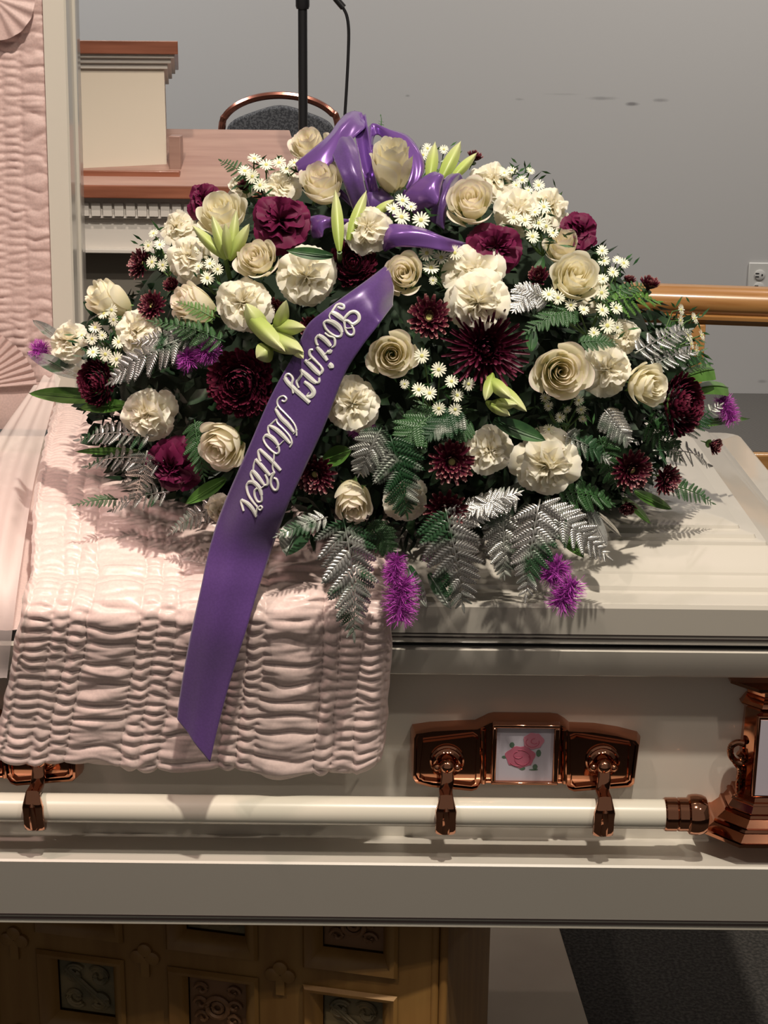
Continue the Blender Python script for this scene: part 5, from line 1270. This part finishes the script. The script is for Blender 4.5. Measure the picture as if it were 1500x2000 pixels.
# ---- ribbon with lettering
def ribbon_tail():
    Le = [(752, 520), (700, 560), (640, 603), (602, 634), (575, 690), (528, 775), (480, 885), (430, 1000), (408, 1075), (392, 1150), (376, 1225), (362, 1300), (352, 1365), (347, 1403)]
    Re = [(770, 596), (748, 622), (735, 640), (705, 680), (672, 735), (635, 830), (597, 912), (560, 992), (530, 1075), (503, 1155), (478, 1240), (450, 1330), (428, 1415), (412, 1487)]
    dep = [None] * 8 + [.030, .045, .052, .050, .044, .040]
    def pt(p, i, e):
        if i < 8:
            k = i / 7; off = .055 + .012 * math.sin(i * .9) + (-.02 if (i == 0) else 0); return S(p[0], p[1], off)[0]
        return PY(p[0], p[1], F - dep[i] - e)
    L = [pt(p, i, .004 * math.sin(i)) for i, p in enumerate(Le)]; Rr = [pt(p, i, -.004 * math.sin(i * 1.3) + (.012 if i > 9 else 0)) for i, p in enumerate(Re)]
    # smooth the depth steps between dome and hanging part
    Lc = crom(L, 6); Rc = crom(Rr, 6); n = len(Lc) - 1
    def fn(u, v):
        x = v * n; k = min(int(x), n - 1); f = x - k
        a = Lc[k].lerp(Lc[k + 1], f); b = Rc[k].lerp(Rc[k + 1], f)
        p = a.lerp(b, u); nn = (b - a).cross(Lc[k + 1] - Lc[k]).normalized()
        if nn.dot(CAM - p) < 0: nn = -nn
        return p + nn * (.005 * math.sin(pi * u) + .0022 * math.sin(u * 5 + v * 9) + .0006 * math.sin(u * 12 - v * 5))
    mb = MB().grid(fn, 24, n * 2)
    t = thing('ribbon_tail', 'wide purple satin ribbon tail with silver script lettering hanging over the pink cloth', 'ribbon', L[0])
    vs = [v.copy() for v in mb.v]
    bv = BVHTree.FromPolygons([tuple(v) for v in vs], mb.f)
    mb.v = [v - L[0] for v in mb.v]
    o = ob('satin_band', mb.me('satin_band', SATIN, sharp=None), t)
    so = o.modifiers.new('thickness', 'SOLIDIFY'); so.thickness = .0005
    zA = lambda x, y: (560 + x / 7.5, 560 + y / 7.5); zB = lambda x, y: (440 + x / 7.145, 740 + y / 7.145)
    def stroke(mb, z, pts, w0, w1=None, h=.0016):
        w1 = w1 or w0; P_ = crom([Vector((*z(*p), 0)) for p in pts], 6); N = len(P_)
        v3 = []
        for i, p in enumerate(P_):
            d = ray(p.x, p.y); hit, nrm, _, _ = bv.ray_cast(CAM, d.normalized())
            if hit is None:
                if not v3: continue
                hit, nrm = v3[-1][0], v3[-1][1]
            if nrm.dot(CAM - hit) < 0: nrm = -nrm
            v3.append((hit, nrm))
        N = len(v3)
        if N < 2: return
        base = len(mb.v); sect = []
        for i, (p, nr) in enumerate(v3):
            d = (v3[min(i + 1, N - 1)][0] - v3[max(i - 1, 0)][0])
            d = d.normalized() if d.length > 1e-7 else Vector((1, 0, 0))
            s_ = d.cross(nr).normalized(); f = i / (N - 1); wp = (w0 + (w1 - w0) * math.sin(pi * f) if w1 != w0 else w0) * (p - CAM).length / FPX / 2
            q = p - L[0]
            sect += [q - s_ * wp + nr * .0002, q - s_ * wp * .92 + nr * h, q + nr * (h + .0006), q + s_ * wp * .92 + nr * h, q + s_ * wp + nr * .0002]
        mb.add(sect, [(i * 5 + k, i * 5 + k + 1, (i + 1) * 5 + k + 1, (i + 1) * 5 + k) for i in range(N - 1) for k in range(4)] + [(4, 3, 2, 1, 0), tuple((N - 1) * 5 + k for k in range(5))])
    letters = {
     'L': (zA, [([(750, 300), (790, 320), (835, 320), (838, 278), (785, 258), (735, 275), (700, 320), (660, 380)], 4, 5), ([(655, 375), (720, 400), (790, 450), (850, 500)], 6, 10), ([(650, 380), (628, 430), (640, 470)], 3, 3), ([(830, 490), (870, 430), (930, 375), (1000, 365), (1055, 410), (1060, 480), (1010, 530), (960, 545), (900, 500), (850, 495)], 5, 7), ([(850, 500), (855, 590), (885, 670), (935, 708), (980, 690), (985, 630), (950, 560)], 4, 5), ([(830, 500), (870, 600), (960, 600)], 2, 2)]),
     'o': (zA, [([(590, 495), (680, 520), (770, 590), (815, 670)], 6, 11), ([(815, 670), (790, 725), (720, 725), (630, 670), (570, 600), (550, 530), (590, 495)], 5, 5)]),
     'v': (zA, [([(560, 670), (620, 720), (700, 750), (710, 850), (665, 890)], 3, 5), ([(465, 705), (560, 770), (650, 870)], 6, 10), ([(465, 705), (430, 760), (445, 840), (470, 850)], 4, 5)]),
     'i': (zA, [([(440, 880), (520, 970), (600, 1080)], 6, 9), ([(600, 950), (640, 950), (655, 920)], 6, 8), ([(625, 1130), (655, 1160), (660, 1190)], 9, 11), ([(590, 1080), (560, 1010), (600, 950)], 3, 3)]),
     'n': (zA, [([(390, 920), (345, 930), (345, 1000), (420, 1080), (510, 1170)], 4, 6), ([(270, 1075), (350, 1150), (440, 1240), (500, 1290)], 6, 10), ([(505, 1170), (530, 1220), (505, 1270)], 5, 6), ([(300, 1090), (370, 1040)], 3, 3)]),
     'g': (zA, [([(205, 1215), (290, 1290), (380, 1370), (440, 1410)], 6, 10), ([(440, 1410), (480, 1390), (480, 1330)], 4, 5), ([(205, 1215), (225, 1280), (180, 1350), (150, 1400), (180, 1480)], 4, 5), ([(260, 1390), (350, 1460), (400, 1540), (365, 1600), (300, 1610)], 6, 10), ([(340, 1700), (230, 1600), (110, 1490), (20, 1400), (-25, 1330)], 8, 9), ([(-25, 1330), (10, 1280), (60, 1290), (95, 1350), (80, 1430), (100, 1560)], 4, 5), ([(290, 1600), (330, 1550)], 2, 2)]),
     'M': (zB, [([(795, 300), (835, 315), (860, 275), (820, 238), (760, 260), (730, 320), (755, 390), (850, 490), (940, 590), (990, 680), (1000, 790)], 3.2, 3.4), ([(705, 420), (780, 540), (880, 640), (960, 740)], 5, 9), ([(705, 420), (740, 375)], 3, 3), ([(720, 560), (735, 615), (820, 700), (905, 800), (935, 890), (905, 950)], 3, 3.4), ([(620, 650), (710, 700), (810, 790), (910, 900)], 5, 9), ([(605, 660), (640, 635), (720, 560)], 3, 3), ([(605, 660), (605, 720), (625, 775)], 3, 4), ([(955, 770), (1010, 710)], 2, 2)]),
     'o2': (zB, [([(560, 790), (610, 790), (690, 850), (745, 930)], 5, 9), ([(745, 930), (755, 1010), (715, 1040), (640, 990), (570, 910), (540, 840), (560, 790)], 4, 4), ([(720, 960), (820, 860)], 2, 2.4)]),
     't': (zB, [([(490, 985), (580, 1070), (680, 1170), (775, 1275)], 6, 8), ([(500, 980), (468, 1010), (480, 1100), (500, 1150)], 4, 5), ([(690, 1020), (680, 1130), (665, 1230), (690, 1310)], 3, 3.4)]),
     'h': (zB, [([(430, 1120), (520, 1220), (625, 1345)], 6, 8), ([(625, 1345), (690, 1300), (650, 1370), (640, 1460), (680, 1540), (725, 1540), (740, 1470), (720, 1400), (680, 1380)], 4, 5), ([(430, 1120), (405, 1200), (395, 1290)], 3, 3.4), ([(385, 1275), (450, 1350), (540, 1470)], 6, 9), ([(540, 1480), (590, 1470), (590, 1400), (560, 1330)], 4, 5), ([(385, 1275), (365, 1330), (400, 1420)], 4, 5)]),
     'e': (zB, [([(330, 1440), (400, 1440), (480, 1520), (510, 1620)], 6, 9), ([(510, 1620), (510, 1700), (460, 1710), (420, 1640), (415, 1560), (450, 1520)], 4, 4.5), ([(330, 1440), (305, 1500), (330, 1610), (390, 1710), (450, 1780)], 4, 5), ([(510, 1520), (560, 1480)], 2.5, 3)]),
     'r': (zB, [([(495, 1765), (520, 1790), (495, 1825), (465, 1800), (495, 1765)], 3, 3.4), ([(240, 1690), (320, 1740), (390, 1820), (430, 1910)], 5, 9), ([(250, 1680), (228, 1710), (245, 1780), (262, 1840)], 4, 4.5), ([(430, 1920), (440, 1850), (450, 1780)], 2.6, 3)]),
    }
    for k, (z, st) in letters.items():
        mb = MB()
        for pts, w0, w1 in st: stroke(mb, z, pts, w0, w1)
        l = ob('letter', mb.me('letter', FOIL, smooth=False), t)
ribbon_tail()

# ---- purple bow
def bow():
    K = S(735, 400, -.01)[0]
    t = thing('bow', 'glossy purple satin bow with wide loops on top of the spray', 'bow', K)
    def strip(nm, Lp, Rp, bulge=.008, m=SATINB, nseg=7):
        """two edges given as (px, py, push) rows; the band is swept between them"""
        L = crom([S(a, b, c)[0] for a, b, c in Lp], nseg); Q = crom([S(a, b, c)[0] for a, b, c in Rp], nseg); n = min(len(L), len(Q)) - 1
        def fn(u, v):
            x = v * n; k = min(int(x), n - 1); f = x - k
            a = L[k].lerp(L[k + 1], f); b = Q[k].lerp(Q[k + 1], f); nn = (b - a).cross(L[k + 1] - L[k])
            nn = nn.normalized() if nn.length > 1e-9 else Vector((0, -1, 0))
            p = a.lerp(b, u) + nn * (bulge * math.sin(pi * u) * math.sin(pi * min(1, v + .1)) + .0010 * math.sin(u * 9 + v * 7))
            return p - K
        o = ob(nm, MB().grid(fn, 14, n).me(nm, m, sharp=None), t); so = o.modifiers.new('thickness', 'SOLIDIFY'); so.thickness = .0006
        return o
    # tall left loop: band rising from the lower left to the crest, its dark inner face, and the strand coming down
    strip('loop', [(578, 318, .035), (610, 292, .05), (642, 264, .055), (658, 240, .055), (674, 222, .05), (690, 216, .04), (706, 220, .03)], [(584, 338, .035), (626, 333, .05), (658, 306, .055), (676, 284, .055), (698, 264, .05), (712, 252, .04), (716, 244, .03)], .010)
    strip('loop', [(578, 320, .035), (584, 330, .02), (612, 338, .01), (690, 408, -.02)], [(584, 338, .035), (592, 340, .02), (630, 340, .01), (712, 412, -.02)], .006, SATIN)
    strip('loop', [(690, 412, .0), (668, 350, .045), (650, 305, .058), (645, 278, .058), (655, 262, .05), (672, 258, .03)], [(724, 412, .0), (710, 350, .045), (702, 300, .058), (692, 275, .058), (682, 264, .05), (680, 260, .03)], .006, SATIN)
    strip('loop', [(692, 216, .035), (692, 250, .045), (700, 300, .045), (712, 350, .03), (722, 405, -.01)], [(714, 222, .035), (720, 260, .045), (726, 310, .045), (734, 355, .03), (750, 405, -.01)], .010)
    # right loop behind the tall rose bud
    strip('loop', [(735, 395, -.02), (722, 330, .0), (716, 280, .0), (722, 246, .0), (760, 252, .005), (800, 266, .01), (828, 310, .01), (822, 350, .0), (780, 400, -.02)], [(745, 395, -.02), (732, 335, .0), (728, 290, .0), (735, 262, .0), (762, 282, .005), (785, 300, .01), (802, 320, .01), (795, 360, .0), (765, 405, -.02)], .008)
    strip('loop', [(722, 290, -.02), (745, 278, -.01), (765, 284, -.01), (775, 300, -.02)], [(722, 305, -.02), (745, 296, -.01), (765, 300, -.01), (775, 320, -.02)], .004)
    # right lower loop and its dark inner side
    strip('loop', [(760, 420, -.01), (796, 372, .035), (828, 345, .055), (852, 334, .055), (862, 350, .03), (880, 345, .0)], [(800, 440, -.01), (836, 410, .035), (855, 395, .055), (860, 370, .055), (862, 355, .03), (880, 350, .0)], .008)
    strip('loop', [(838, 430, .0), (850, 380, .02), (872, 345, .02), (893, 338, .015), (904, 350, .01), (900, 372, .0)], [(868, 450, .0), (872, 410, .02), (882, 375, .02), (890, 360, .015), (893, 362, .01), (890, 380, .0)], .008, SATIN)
    # lower right roll
    strip('loop', [(745, 452, .03), (765, 438, .05), (820, 443, .055), (870, 462, .05), (912, 475, .0)], [(752, 492, .03), (775, 482, .05), (825, 484, .055), (872, 492, .05), (912, 496, .0)], .009)
    # lower left fold
    strip('loop', [(600, 425, .01), (625, 420, .03), (650, 424, .03), (700, 430, -.01)], [(612, 466, .01), (628, 462, .03), (640, 446, .03), (700, 450, -.01)], .006)
    def f2(u, v):
        a = 2 * pi * u; p = pi * v; return Vector((.022 * math.sin(p) * math.cos(a), .018 * math.sin(p) * math.sin(a), .02 * math.cos(p)))
    ob('knot', MB().grid(f2, 20, 12).me('knot', SATIN, sharp=None), t)
bow()
